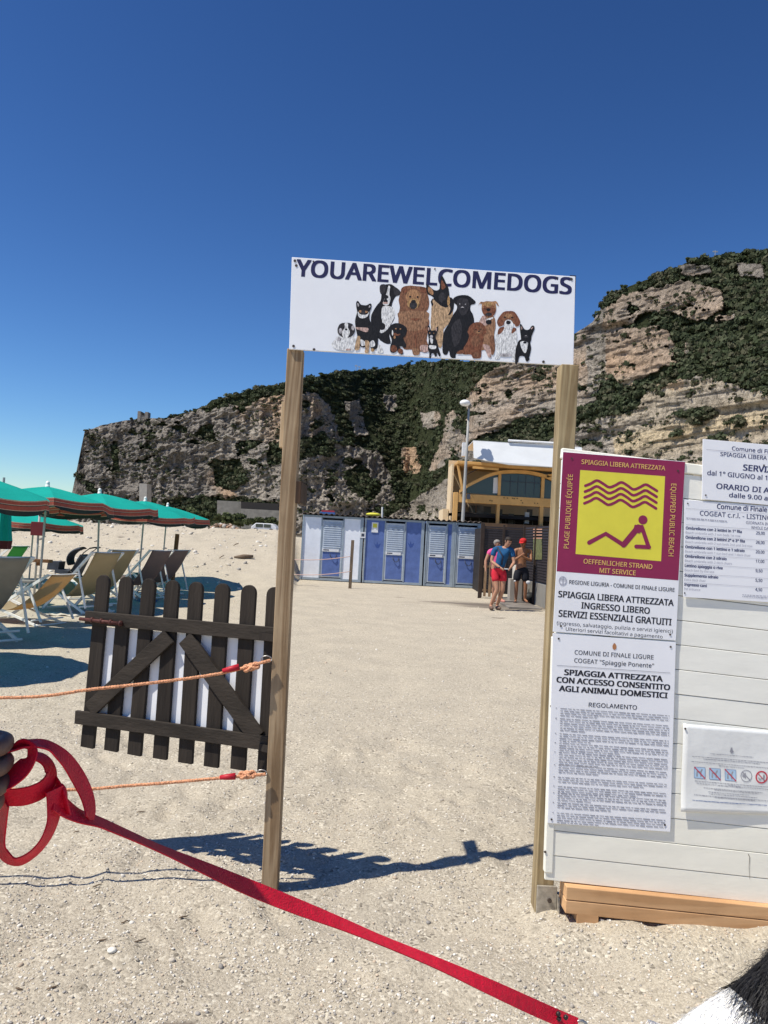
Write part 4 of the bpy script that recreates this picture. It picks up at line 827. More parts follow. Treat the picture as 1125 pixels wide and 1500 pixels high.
def fine(mb, pl, f_, x0, x1, y, slope, h_, lift, gap=9, wmax=40):
    x = x0
    while x < x1:
        w_ = min(rnd.uniform(9, wmax), x1 - x); ya = y + (x - x0) * slope; yb = ya + w_ * slope
        hh = h_ * rnd.uniform(.7, 1.1)
        mb.flat([pl(*f_(x, ya), lift), pl(*f_(x + w_, yb), lift), pl(*f_(x + w_, yb + hh), lift), pl(*f_(x, ya + hh), lift)], pl.n); x += w_ + gap
mb = MB(); paras = [(347, 4), (395, 6), (467, 4), (512, 4), (556, 6), (617, 4), (674, 3), (718, 3), (750, 4), (796, 3), (845, 5)]
for y0, n_ in paras:
    lfx = 122 - (y0 - 347) * .032
    fine(mb, BP, g6, lfx - 14, lfx - 8, y0 - 2, 0, 5, l2 + .001)
    for k in range(n_): fine(mb, BP, g6, lfx + 8, (650 - (y0 - 347) * .04) if k < n_ - 1 else rnd.uniform(240, 560), y0 + k * 11.2, .068, 4.6, l2 + .001, 5, 34)
mb.build('fine_print', greyp, RG, kind='stuff')
screws(RG, [(817.5, 935), (981, 947), (807, 1199), (972.5, 1207)], l2 + .0005)
# services sheet and price list
l3 = .0115; l4 = .0085
SV = thing('services_notice', 'white opening hours sheet sticking up over the top of the board', 'notice', BP(1100, 735, l3), group='signs on the white board')
sl = .088
MB().slab([BP(*g3(175, 22), l3), BP(*g3(1450, 22 + 1275 * sl), l3), BP(*g3(1440, 572 + 1275 * sl), l3), BP(*g3(165, 572), l3)], bn, .004).build('panel', sheet, SV, bevel=.001)
mb = MB()
for s_, a, w_, cp, bo in (('Comune di Finale Ligure', (438, 125), 620, 36, .01), ('SPIAGGIA LIBERA ATTREZZATA', (332, 176), 745, 36, .01), ('SERVIZI', (540, 308), 290, 54, .025), ('dal 1° GIUGNO al 15', (213, 350), 590, 42, .012), ('ORARIO DI APERTURA', (296, 474), 830, 48, .018), ('dalle 9.00 alle', (412, 552), 425, 40, .014)):
    lines(BP, [(s_, g3(*a), g3(a[0] + w_, a[1] + w_ * sl), cp / 6.25, bo)], navy2, SV, l3 + .0004)
mb = MB(); stroke(mb, BP, [g3(205, 118), g3(1300, 118 + 1095 * sl)], .6, l3 + .001); mb.build('rule', pgrey, SV)
screws(SV, [g3(199, 535), g3(730, 262)], l3 + .0005, .0035)
PL = thing('price_list', 'white price list sheet in blue print right of the maroon sign', 'notice', BP(1080, 880, l4), group='signs on the white board')
MB().slab([BP(*g3(8, 575), l4 - .0), BP(*g3(1450, 575 + 1442 * sl * .85), l4), BP(*g3(1430, 1465 + 1430 * .062), l4), BP(*g3(-2, 1465), l4)], bn, .003).build('panel', sheet, PL, bevel=.001)
mb = MB(); mg = MB(); mr_ = MB()
for s_, a, w_, cp, bo in (('Comune di Finale Ligure', (305, 657), 640, 44, .018), ('COGEAT c.r.l. - LISTINO', (148, 718), 655, 42, .008), ('GIORNATA INTERA', (570, 797), 285, 26, .0), ('WHOLE DAY', (617, 842), 175, 26, .0)):
    lines(BP, [(s_, g3(*a), g3(a[0] + w_, a[1] + w_ * sl * .8), cp / 6.25, bo)], navy2, PL, l4 + .0004)
rowsP = [('Ombrellone con 2 lettini in 1° fila', 'Beach umbrella with 2 sun beds 1st row', '29,00', 845, 510, 500), ('Ombrellone con 2 lettini 2° e 3° fila', 'Beach umbrella with 2 sun beds 2nd and 3rd row', '26,00', 930, 540, 612), ('Ombrellone con 1 lettino e 1 sdraio', 'Beach umbrella with 1 sun bed and 1 deck chair', '20,00', 1017, 540, 598), ('Ombrellone con 2 sdraio', 'Beach umbrella with 2 deck chairs', '17,00', 1102, 378, 430), ('Lettino spiaggia o riva', 'Beach bed by the sea', '9,50', 1188, 344, 268), ('Supplemento sdraio', 'Extra deck chair', '5,50', 1275, 306, 195), ('Ingresso cani', 'Pet entrance', '4,50', 1360, 204, 148)]
for i, (a1, a2, pr, y, w1, w2) in enumerate(rowsP):
    x = 20 - i * 2.3
    lines(BP, [(a1, g3(x, y), g3(x + w1, y + w1 * .068), 24 / 6.25, .03)], navy2, PL, l4 + .0004)
    lines(BP, [(a2, g3(x - 2, y + 40), g3(x - 2 + w2, y + 40 + w2 * .068), 22 / 6.25, 0)], pgrey, PL, l4 + .0004)
    lines(BP, [(pr, g3(662 - i * 1.3, y + 47), g3(662 - i * 1.3 + (78 if len(pr) > 4 else 62), y + 52), 27 / 6.25, .01)], navy2, PL, l4 + .0004)
    if i: stroke(mr_, BP, [g3(20 - i * 2, y - 30), g3(1400, y - 30 + 1380 * .066)], .45, l4 + .001, endcap=False)
stroke(mr_, BP, [g3(20, 655), g3(1400, 655 + 1380 * .07)], .45, l4 + .001, endcap=False); stroke(mr_, BP, [g3(20, 803), g3(1400, 803 + 1380 * .07)], .45, l4 + .001, endcap=False)
fine(mg, BP, g3, 22, 395, 738, .08, 13, l4 + .001, 6, 50); fine(mg, BP, g3, 535, 1100, 1440, .06, 8, l4 + .001, 6, 30); fine(mg, BP, g3, 535, 1100, 1456, .06, 8, l4 + .001, 6, 30)
mg.build('fine_print', pgrey, PL, kind='stuff'); mr_.build('rule', pgrey, PL, kind='stuff')
screws(PL, [g3(38, 610), g3(10, 1428)], l4 + .0005, .003)
# crumpled plastic sleeve with small icon notice
SLV = thing('laminated_notice', 'small crumpled laminated notice with prohibition icons low on the board', 'notice', BP(1060, 1195, .003), group='signs on the white board')
slm = mat('laminated_paper', (.82, .83, .82), .18, .02, 3, .5, 9, spec=.6)
NU, NV = 30, 20; vs = []; fs = []
def slv(u_, v_, l=0.0):     # u,v 0..1 across the sleeve
    x = 999 + u_ * 250 - 4 * v_; y = 1059 + u_ * 22 + v_ * (128 - 12 * u_)
    w_ = .006 * math.sin(u_ * 9 + v_ * 3) * math.sin(v_ * 5 + .5) + .010 * (1 - u_) ** 6 + .008 * v_ ** 8
    return BP(x, y, .004 + w_ * .5 + .0035 + l)
for i in range(NU + 1):
    for j in range(NV + 1): vs.append(slv(i / NU, j / NV))
for i in range(NU):
    for j in range(NV): a = i * (NV + 1) + j; fs.append((a, a + NV + 1, a + NV + 2, a + 1)[::-1])
o = MB().add(vs, fs).build('sleeve', slm, SLV, True); so = o.modifiers.new('thick', 'SOLIDIFY'); so.thickness = .0008
class SlvPl:
    n = bn
    def __call__(s, px, py, lift=0.0):
        u_ = (px - 999 + 4 * ((py - 1059) / 128)) / 250; v_ = (py - 1059 - u_ * 22) / (128 - 12 * u_); return slv(u_, v_, lift - l1 + .001)
SQ = SlvPl(); lq = l1
cy_ = lambda x: .088 * x
mb = MB(); mbl = MB(); mrd = MB(); lt = MB()
for x0, y0 in ((335, 700), (508, 715), (685, 728)):
    hw = 60; sq = [(x0 - hw, y0 - hw), (x0 + hw, y0 - hw + 10), (x0 + hw, y0 + hw + 10), (x0 - hw, y0 + hw)]
    stroke(mbl, SQ, [g4(*p) for p in sq], 1.3, lq, closed=True); stroke(mrd, SQ, [g4(*sq[0]), g4(*sq[2])], 1.5, lq + .0004)
    stroke(mb, SQ, [g4(x0 - 30, y0 + 40), g4(x0 - 30, y0 - 5), g4(x0 + 15, y0 - 5), g4(x0 + 25, y0 - 30)], 2.2, lq + .0002); stroke(mb, SQ, [g4(x0 + 12, y0), g4(x0 + 14, y0 + 45)], 2.0, lq + .0002)
    lt.flat([SQ(*g4(*p), lq + .00005) for p in sq], bn)
for x0, y0, m_ in ((865, 742, mb), (1038, 757, mrd)):
    stroke(m_, SQ, [g4(x0 + 62 * math.cos(a * .314), y0 + 64 * math.sin(a * .314)) for a in range(20)], 1.0 if m_ is mb else 2.0, lq, closed=True); stroke(m_, SQ, [g4(x0 - 42, y0 - 44), g4(x0 + 42, y0 + 48)], 1.2, lq + .0003)
mb.flat([SQ(*g4(*p), lq + .0002) for p in ((820, 725), (840, 725), (858, 700), (858, 775), (840, 755), (820, 755))], bn)
stroke(mb, SQ, [g4(1005, 765), g4(1020, 790), g4(1035, 770)], 1.6, lq + .0002); stroke(mb, SQ, [g4(1065, 735), g4(1060, 785)], 2.2, lq + .0002)
mb.flat([SQ(*g4(*p), lq) for p in ((690, 425), (705, 418), (712, 450), (725, 470), (700, 490), (678, 470))], bn)
for y0, xa, xb in ((485, 455, 950), (512, 245, 1400), (545, 375, 1020), (572, 240, 1400), (625, 555, 840), (792, 280, 1400), (820, 300, 1400), (845, 660, 800), (870, 380, 1050), (893, 500, 1000), (915, 430, 900), (938, 440, 990), (948, 270, 1300), (975, 500, 960)):
    fine(mb, SQ, g4, xa, xb, y0, .09, 8, lq, 7, 34)
fine(mbl, SQ, g4, 250, 1100, 1010, .075, 7, lq, 5, 60)
mb.build('fine_print', greyp, SLV, kind='stuff'); mbl.build('icon_frame', mat('blue_print', (.05, .12, .34), .5), SLV, kind='stuff'); mrd.build('red_print', mat('red_print', (.6, .05, .08), .5), SLV); lt.build('icon_field', mat('pale_blue_print', (.45, .62, .8), .5), SLV)
p = BP(1001.5, 1066, .013); MB().tube([p, p + bn * .004], .004, 7).build('screw', screwm, SLV)
# ================================================================ beach cabins
def plain(name, c, r=.6, v=.06, **k): return mat(name, c, r, v, k.pop('scale', 4), **k)
blue = plain('blue_panel', (.105, .165, .40), .5, .14); cwhite = plain('white_panel', (.84, .87, .93), .5, .06); alu = plain('grey_frame', (.30, .36, .42), .45, .1); alu2 = plain('light_frame', (.46, .52, .58), .45, .1)
louv = plain('louvre_grey', (.42, .48, .56), .5, .1); roofm = mat('fibre_cement_roof', (.115, .095, .085), .9, .3, 6, .4, 60); plate = plain('white_plate', (.75, .76, .78)); sign_dk = plain('dark_mark', (.05, .06, .09))
YC = 26.5; cxp = lambda px: onY(px, 800, YC).x
cabs = [('white', 441.5, 531, 471, 501, cwhite, 'white beach cabin at the left end of the row, blue lower door panel'),
        ('blue', 533, 620.5, 564, 592, blue, 'wide blue beach cabin with a small yellow notice, next to the white one'),
        ('blue', 622.5, 663.5, 627, 653, blue, 'narrow blue beach cabin, third along the row'),
        ('blue', 665.5, 702, 670, 698, blue, 'narrow blue beach cabin at the right end beside the slatted screen')]
def cab(kind, x0, x1, d0, d1, pm, lab):
    X0, X1, A, B = cxp(x0), cxp(x1), cxp(d0), cxp(d1); H = 2.2
    c = thing('beach_cabin', lab, 'cabin', ((X0 + X1) / 2, YC, .02), group='row of beach changing cabins'); 
    z0 = .02
    for a, b_ in ((X0 + .05, A - .045), (B + .045, X1 - .05)):
        if b_ - a > .03: MB().box((a, YC, z0 + .08), (b_, YC + .04, H - .06)).build('wall_panel', pm, c)
    MB().box((X0 + .01, YC + .05, z0), (X0 + .05, YC + 2.2, H)).build('side_wall', pm, c); MB().box((X1 - .05, YC + .05, z0), (X1 - .01, YC + 2.2, H)).build('side_wall', pm, c)
    MB().box((X0 + .06, YC + 2.16, z0), (X1 - .06, YC + 2.2, H)).build('back_wall', pm, c)
    for a in (X0, X1 - .10 if kind == 'white' or x1 > 615 and x1 < 625 else X1 - .06): MB().box((a, YC - .03, z0), (a + (.05 if a == X0 else .10), YC + .03, H)).build('corner_post', alu, c)
    MB().box((X0 + .05, YC - .012, z0), (X1 - .05, YC + .045, z0 + .08)).build('sill', alu, c); MB().box((X0 + .05, YC - .012, H - .07), (X1 - .05, YC + .045, H)).build('head_rail', alu, c)
    d = MB(); d.box((A - .045, YC - .02, z0 + .09), (A - .002, YC + .03, H - .08)); d.box((B + .002, YC - .02, z0 + .09), (B + .045, YC + .03, H - .08)); d.build('door_frame', alu, c)
    dr = MB().box((A, YC - .008, z0 + .12), (B, YC + .02, H - .14)).build('door', alu2, c)
    zz = z0 + .16; mid = 1.02
    MB().box((A + .05, YC - .014, zz), (B - .05, YC - .009, mid - .04)).build('lower_panel', blue, dr)
    n = 12; s = MB(); h0, h1 = mid + .12, H - .2
    for k in range(n): 
        za = h0 + (h1 - h0) * k / n; zb = h0 + (h1 - h0) * (k + 1) / n; s.hexa([(A + .05, YC - .030, za), (B - .05, YC - .030, za), (B - .05, YC - .012, za + .01), (A + .05, YC - .012, za + .01), (A + .05, YC - .012, zb - .008), (B - .05, YC - .012, zb - .008), (B - .05, YC - .009, zb - .002), (A + .05, YC - .009, zb - .002)])
    s.build('louvre', louv, dr)
    MB().box((A + .03, YC - .035, mid - .02), (B - .10, YC - .012, mid + .07)).build('name_plate', plate, dr)
    MB().box((A + .07, YC - .037, mid + .01), (A + .26, YC - .0355, mid + .045)).build('lettering', sign_dk, dr)
    w_ = B - A; ss = Vector((.1, 0, -.1))
    MB().tube([(A + w_ * .42, YC - .02, .93), (A + w_ * .46, YC - .05, .83), (A + w_ * .6, YC - .06, .76), (A + w_ * .72, YC - .05, .80), (A + w_ * .75, YC - .02, .90)], .012, 6).build('handle', sign_dk, dr, True)
    per = .18; nx = max(8, int((X1 - X0) / per * 8)); vs = []; fs = []
    xa, xb = X0 - .01, X1 + .012
    for i in range(nx + 1):
        x = xa + (xb - xa) * i / nx; dz = .028 * math.cos((x + 2.83) / per * 6.2832)
        vs += [(x, YC - .12, H + .055 + dz), (x, YC + 2.35, H + .03 + dz), (x, YC - .12, H + .047 + dz - .004), (x, YC + 2.35, H + .02 + dz)]
    for i in range(nx):
        a = 4 * i; b_ = a + 4; fs += [(a, b_, b_ + 1, a + 1), (a + 2, a + 3, b_ + 3, b_ + 2), (a, a + 2, b_ + 2, b_)]
    MB().add(vs, fs).build('roof', roofm, c, True)
    return c, X0, X1
CB = [cab(*a) for a in cabs]
c = CB[1][0]; p = onY(545, 762, YC - .02); mb = MB().box((p.x - .0, YC - .02, 1.72), (p.x + .22, YC - .002, 2.06)).build('notice', plate, c)
MB().box((p.x + .04, YC - .023, 1.88), (p.x + .18, YC - .0205, 2.02)).build('yellow_mark', yellow, mb)
p0_ = onY(531.5, 785, YC); mb = MB().box((p0_.x - .09, YC - .04, p0_.z - .07), (p0_.x + .09, YC - .031, p0_.z + .13)).build('square_plate', plate, CB[0][0])
MB().box((p0_.x - .05, YC - .043, p0_.z - .02), (p0_.x + .05, YC - .041, p0_.z + .08)).build('mark', sign_dk, mb)
# faded blue bird mark on the wide cabin
fb = plain('faded_blue_print', (.045, .09, .30))
for cx, cy in ((470, 265), (660, 262)):
    f_ = tf((430, 730), 3.879); q_ = onY(*f_(cx, cy), YC - .003)
    MB().flat([q_ + Vector((x / 160 * .9, 0, -y / 160 * .9)) for x, y in ((-14, -12), (0, 0), (4, -22), (10, -2), (26, -10), (18, 14), (4, 20), (-4, 10))], (0, -1, 0)).build('bird_print', fb, c)
# bundles on the roofs
mk = MB(); p = onY(480, 748, 27.2); mk.box((p.x - .26, 27.05, 2.27), (p.x + .26, 27.4, 2.34)); o = mk.build('blue_fold', plain('blue_cloth', (.06, .16, .42)), None)
tb = thing('folded_mats', 'folded blue and red mats lying on the white cabin roof', 'mat', (p.x, 27.2, 2.27)); o.parent = tb; o.data.transform(mw(tb).inverted()); ORG[o.name] = mw(tb)
MB().box((p.x - .20, 27.07, 2.345), (p.x + .24, 27.38, 2.40)).build('red_fold', plain('red_cloth', (.45, .05, .07)), tb)
p = onY(547, 750, 27.2); tb = thing('yellow_bundle', 'yellow bundle with a white stick on the blue cabin roof', 'bundle', (p.x, 27.2, 2.28))
MB().ball((p.x, 27.2, 2.34), (.26, .2, .07)).build('cloth', plain('yellow_cloth', (.62, .58, .06)), tb, True); MB().tube([(p.x + .31, 27.2, 2.2), (p.x + .30, 27.2, 2.62)], .03, 6).build('stick', plate, tb)

# stake with two thin ropes in front of the cabins
brw = wood('grey_brown_stake', (.23, .17, .12), (.12, .09, .06)); brs = wood('brown_stake', (.25, .13, .06), (.15, .07, .03))
g = gnd(512.5, 862); zt = onY(514, 791, g.y).z
stk = MB().beam((g.x, g.y, -.1), (g.x + .01, g.y, zt), .09, .07, (0, 1, 0)).build('stake', brw, bevel=.004); tag(stk, 'grey brown square stake standing in the sand before the cabins', 'stake', 'stakes in the sand')
g2_ = Vector((onY(427, 850, g.y).x, g.y, 0)); st2 = MB().beam((g2_.x, g2_.y, -.1), (g2_.x, g2_.y, zt), .08, .07, (0, 1, 0)).build('stake', brw); tag(st2, 'grey stake standing just behind the left gate post', 'stake', 'stakes in the sand')
pr_ = plain('pale_pink_rope', (.62, .42, .36))
for py0, py1, lb in ((820, 813, 'upper thin pink rope from the cabin stake towards the left post'), (842, 835, 'lower thin pink rope from the cabin stake towards the left post')):
    a, b_ = onY(427, py0 - .5, g.y - .03), onY(514, py1 + 2, g.y - .03); pts = [a.lerp(b_, k / 8) - Vector((0, 0, .05 * math.sin(math.pi * k / 8))) for k in range(9)]
    tag(MB().tube(pts, .011, 5).build('rope', pr_, smooth=True), lb, 'rope', 'thin ropes before the cabins')
g = gnd(251, 862); zt = onY(256, 782, 18.6).z; g = Vector((onY(252, 850, 18.6).x, 18.6, 0))
tag(MB().beam((g.x, g.y, -.1), (g.x + .06, g.y, zt), .085, .08, (0, 1, 0)).build('stake', brs, bevel=.004), 'reddish brown square stake behind the brown deck chairs', 'stake', 'stakes in the sand')

# ================================================================ restaurant building behind
YB = 40.0
ocre = mat('ochre_painted_frame', (.62, .36, .13), .7, .14, 1.5, .1, 8); awn = mat('white_awning', (.70, .72, .74), .6, .05, .8); gls = bpy.data.materials.new('window_glass'); t_ = nodes(gls); pb = t_.nodes['Principled BSDF']; pb.inputs['Base Color'].default_value = (.035, .045, .045, 1); pb.inputs['Roughness'].default_value = .08; pb.inputs['Specular IOR Level'].default_value = .6
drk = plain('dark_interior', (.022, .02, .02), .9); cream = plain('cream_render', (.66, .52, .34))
g5 = tf((660, 640), 7.03)
def b3(x, y, dy=0.0): p = onY(*g5(x, y), YB); return Vector((p.x, YB + dy, p.z))
RB = thing('restaurant', 'two storey ochre framed beach restaurant with arched glazing and white awning roof', 'building', (b3(500, 900).x, YB, 0))
def bar(a, b_, h, dy=0.0, dep=.35, name='beam', m=ocre):
    p, q_ = b3(*a, dy), b3(*b_, dy); hh = h / 7.03 / F * YB
    d_ = (q_ - p).normalized(); up = Vector((0, -1, 0)).cross(d_); 
    return MB().slab([p + up * hh / 2, q_ + up * hh / 2, q_ - up * hh / 2, p - up * hh / 2], (0, -1, 0), dep).build(name, m, RB, bevel=.01)
xr = 1285; se = .052
bar((60, 625), (xr, 625 + (xr - 60) * .058), 88, 0, .5, 'floor_beam')
def col_(x, ytop, w_=42, dy=-.02, ybot=None, name='column'):
    p = b3(x, ytop, dy); hw = w_ / 7.03 / F * YB / 2; zb = 0 if ybot is None else b3(x, ybot, dy).z
    MB().box((p.x - hw, YB + dy, zb), (p.x + hw, YB + dy + .35, p.z)).build(name, ocre, RB, bevel=.01)
col_(57, 570, 46, -.03); col_(497, 668, 30, .03); col_(943, 705, 36, .03); col_(1262, 725, 36, .03)
col_(512, 365, 28, .04, 605, 'upper_column'); col_(958, 400, 32, .04, 640, 'upper_column'); col_(1268, 420, 32, .04, 650, 'upper_column')
def arch(pts, h, name='arch'):
    P = crom([b3(*p, -.05) for p in pts], 5, False); mb = MB(); hh = h / 7.03 / F * YB / 2
    for i in range(len(P) - 1):
        a, b_ = P[i], P[i + 1]; mb.slab([a + Vector((0, 0, hh)), b_ + Vector((0, 0, hh)), b_ - Vector((0, 0, hh)), a - Vector((0, 0, hh))], (0, -1, 0), .3)
    return mb.build(name, ocre, RB)
arch([(95, 560), (170, 508), (300, 440), (400, 395), (500, 368), (620, 358), (760, 362), (870, 378), (990, 410), (1120, 470), (1200, 515), (1275, 570)], 34)
arch([(990, 405), (1100, 385), (1190, 378), (1275, 380)], 30)
MB().flat([b3(170, 575, .2), b3(xr, 665, .2), b3(xr, 340, .2), b3(500, 340, .2), b3(170, 500, .2)], (0, -1, 0)).build('glazing', gls, RB)
for x in (620, 700, 780, 870): MB().box(b3(x - 2, 590, .17), b3(x + 2, 400, .19)).build('glazing_bar', sign_dk, RB)
MB().slab([b3(545, 448, .15), b3(930, 470, .15), b3(930, 476, .15), b3(545, 455, .15)], (0, -1, 0), .02).build('curtain_rail', sign_dk, RB)
MB().slab([b3(448, 420, .16), b3(492, 412, .16), b3(490, 580, .16), b3(440, 578, .16)], (0, -1, 0), .02).build('curtain', cream if False else awn, RB)
# eave, awning
MB().hexa([b3(62, 285, -.6), b3(xr, 375, -.6), b3(xr, 375, 2.8), b3(62, 285, 2.8), b3(60, 255, -.6), b3(xr, 352, -.6), b3(xr, 352, 2.8), b3(60, 255, 2.8)]).build('eave', ocre, RB, bevel=.02)
MB().slab([b3(205, 75, -1.3), b3(1050, 112, -1.3), b3(xr, 143, -1.3), b3(xr, 375, -1.7), b3(1035, 345, -1.7), b3(545, 318, -1.7), b3(350, 284, -1.7), b3(200, 252, -1.7)], (0, -1, .12), .12).build('awning', awn, RB)
MB().hexa([b3(205, 75, -1.28), b3(xr, 143, -1.28), b3(xr, 143, 2.8), b3(205, 75, 2.8), b3(205, 68, -1.28), b3(xr, 136, -1.28), b3(xr, 136, 2.8), b3(205, 68, 2.8)]).build('flat_roof', awn, RB)
MB().tube([b3(550, 72, -1.35), b3(1100, 103, -1.35)], .06, 8).build('rail_pipe', plate, RB)
MB().box(b3(107, 208, -.6), b3(147, 72, -.25)).build('loudspeaker_column', plate, RB)
bar((215, 325), (480, 345), 22, -.62, .1, 'fascia')
bar((75, 290), (125, 560), 22, -.1, .2, 'strut'); bar((180, 380), (330, 300), 8, .3, .1, 'wire_strut', sign_dk)
# dark lower storey with rooms behind
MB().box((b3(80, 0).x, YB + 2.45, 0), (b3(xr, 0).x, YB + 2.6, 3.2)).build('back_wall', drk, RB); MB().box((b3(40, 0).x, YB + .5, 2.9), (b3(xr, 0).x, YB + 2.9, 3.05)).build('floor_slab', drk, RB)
MB().box((b3(40, 0).x, YB + 2.7, 0), (b3(xr, 0).x, YB + 2.9, 6)).build('rear_wall', cream, RB); MB().box((b3(40, 0).x, YB + .5, 0), (b3(60, 0).x, YB + 2.7, 5.6)).build('side_wall', cream, RB)
grey_r = plain('grey_furniture', (.13, .13, .125))
for i, (x0, y0, x1, y1, dy, m_) in enumerate(((240, 690, 310, 760, 2.2, grey_r), (320, 690, 400, 770, 2.15, plain('mottled', (.16, .15, .14), v=.8, scale=3)), (400, 700, 480, 775, 2.2, grey_r), (800, 770, 850, 885, 1.0, plate), (660, 780, 720, 900, 2.0, grey_r), (870, 730, 930, 800, 2.2, grey_r), (560, 730, 600, 890, 2.1, grey_r))):
    a, b_ = b3(x0, y1, dy), b3(x1, y0, dy); MB().box(a, (b_.x, b_.y + .15, b_.z)).build(['wall_panel', 'menu_panel', 'wall_panel', 'white_fridge', 'cupboard', 'wall_panel', 'door_leaf'][i], m_, RB)
mb = MB(); mb.tube([b3(180, 770, 1.6), b3(xr, 850, 1.6)], .03, 5); 
for x in range(240, 1100, 95): mb.tube([b3(x, 775 + x * .05, 1.6), b3(x, 900, 1.6)], .02, 5)
mb.build('railing', plain('rail_grey', (.12, .12, .12)), RB)
q1 = b3(xr, 905, 1.2); q0_ = b3(330, 935, -.4); MB().box((q0_.x, q0_.y, 0), (q1.x, q1.y, q0_.z + .25)).build('terrace_wall', plain('brown_beam', (.10, .06, .035)), RB)
# small dark marks along the beam
MB().box(b3(165, 640, -.2), b3(200, 590, -.02)).build('lamp_box', sign_dk, RB)
mb = MB()
for x, y in ((400, 660), (420, 664), (545, 632), (580, 635), (632, 636), (650, 640), (680, 640), (720, 660), (735, 685), (860, 688), (890, 690)): mb.box(b3(x, y, -.012), b3(x + 12, y - 10, -.002))
mb.build('weathered_lettering', plain('worn_letters', (.10, .07, .03)), RB, kind='stuff')
# cream hut at the left
tag(MB().box((b3(-25, 0).x, YB + 1, 0), (b3(32, 0).x, YB + 4, b3(0, 735, 1).z)).build('utility_hut', cream), 'small cream hut peeping over the cabins left of the restaurant', 'hut')
# street lamp
g7 = onY(678, 760, 38); gt = onY(687, 598, 38); SL = thing('street_lamp', 'tall grey street lamp with round white head in front of the restaurant', 'lamp', (g7.x - .3, 38, 0))
dr_ = (gt - g7).normalized(); lo = g7 - dr_ * (g7.z / dr_.z)
MB().tube([lo, g7, g7.lerp(gt, .5), gt], [.095, .085, .07, .05], 10).build('pole', plain('pale_pole', (.36, .36, .35)), SL, True)
MB().tube([gt, gt + Vector((.05, 0, .12)), gt + Vector((-.10, -.1, .28))], [.07, .09, .05], 8).build('neck', plain('pole_head', (.16, .15, .14)), SL, True); MB().ball(gt + Vector((-.22, -.15, .22)), (.26, .22, .16)).build('lamp_head', plate, SL, True)

# ================================================================ slatted screens, shower corner
slm_ = plain('black_slat', (.035, .03, .035), .6, .2); slm2 = plain('dark_post', (.045, .03, .023), .7, .2)
def screen(name, lab, A, B, z0, z1, pitch, sh, posts):
    A, B = Vector(A), Vector(B); r = thing(name, lab, 'screen', (A + B) / 2)
    n = int((z1 - z0) / pitch)
    proto = None; mid = (A + B) / 2; d_ = (B - A).normalized(); nn = d_.cross(Vector((0, 0, 1)))
    for k in range(n):
        z = z0 + (k + .5) * pitch
        if proto is None:
            proto = MB().beam(A + Vector((0, 0, z)), B + Vector((0, 0, z)), .02, sh).build('slat', slm_, r); pz = z
        else: o = proto.copy(); COL.objects.link(o); o.location = (0, 0, z - pz)
    for s_ in posts:
        p = A.lerp(B, s_) + nn * .035; MB().beam(p + Vector((0, 0, -.05)), p + Vector((0, 0, z1 + .02)), .06, .06, (0, 1, 0)).build('post', slm2, r)
    return r
gY = 22.6
a = onY(707, 790, gY); b_ = onY(768, 790, gY)
screen('slatted_screen', 'black slatted screen behind the three people at the shower', (a.x, gY, 0), (b_.x, gY, 0), .25, 2.08, .072, .040, (0.01, .5, .99))
c0 = onY(769, 790, 22.3); c1_ = onY(832, 790, 17.6)
SCR = screen('slatted_screen', 'black slatted side screen with a poster, above the low concrete wall', (c0.x, 22.3, 0), (c1_.x, 17.6, 0), .62, 2.06, .072, .042, (0.01, .33, .66, .99))
tag(MB().slab([(c0.x, 22.3, .58), (c1_.x, 17.6, .58), (c1_.x, 17.6, -.1), (c0.x, 22.3, -.1)], (-1, 0, 0), .15).build('low_wall', conc, bevel=.01), 'low pale concrete wall under the black side screen', 'wall')
tag(MB().box((3.1, 24.6, 0), (9.5, 27.5, 2.02)).build('backing_shed', mat('dark_backing', (.022, .019, .02), .85, .3, 6)), 'near-black shed added as dark backing right behind the slatted screens', 'shed')  # added block that keeps the gaps between the slats dark
# poster on the side screen
nA = Vector((c1_.x - c0.x, 17.6 - 22.3, 0)).normalized(); nP = nA.cross(Vector((0, 0, 1))); nP = nP if nP.x < 0 else -nP
SPl = Plane(Vector((c0.x, 22.3, 1)) + nP * .03, nP)
g9 = tf((680, 740), 8.036)
PO = thing('poster', 'olive green poster with orange bars hung on the black side screen', 'poster', SPl(*g9(860, 700)))
MB().slab([SPl(*g9(*p)) for p in ((812, 400), (912, 400), (912, 640), (812, 640))], nP, .006).build('poster_sheet', plain('olive_print', (.15, .16, .07), v=.5, scale=12), PO)
for y in (278, 310, 345, 382): MB().slab([SPl(*g9(*p)) for p in ((812, y), (915, y), (915, y + 13), (812, y + 13))], nP, .005).build('orange_strip', plain('orange_print', (.55, .3, .2)), PO)
# brown gate post and low paling gate
g = gnd(702, 876); zt = onY(701, 765, g.y).z
tag(MB().box((g.x - .045, g.y - .04, -.1), (g.x + .045, g.y + .04, zt)).build('corner_post', brs if False else slm2, bevel=.004), 'tall dark brown post at the right end of the blue cabins', 'post')
LG = thing('paling_gate', 'low tan paling gate beside the dark brown post', 'gate', (g.x + .3, g.y - .1, 0))
tanw = wood('tan_paling', (.42, .28, .17), (.25, .16, .09))
for k in range(4):
    x = g.x + .09 + k * .135; MB().box((x, g.y - .12 - .02 * k, .06), (x + .07, g.y - .10 - .02 * k, 1.02)).build('paling', tanw, LG)
for z in (.2, .86): MB().box((g.x + .07, g.y - .07, z), (g.x + .62, g.y - .045, z + .06)).build('rail', tanw, LG)
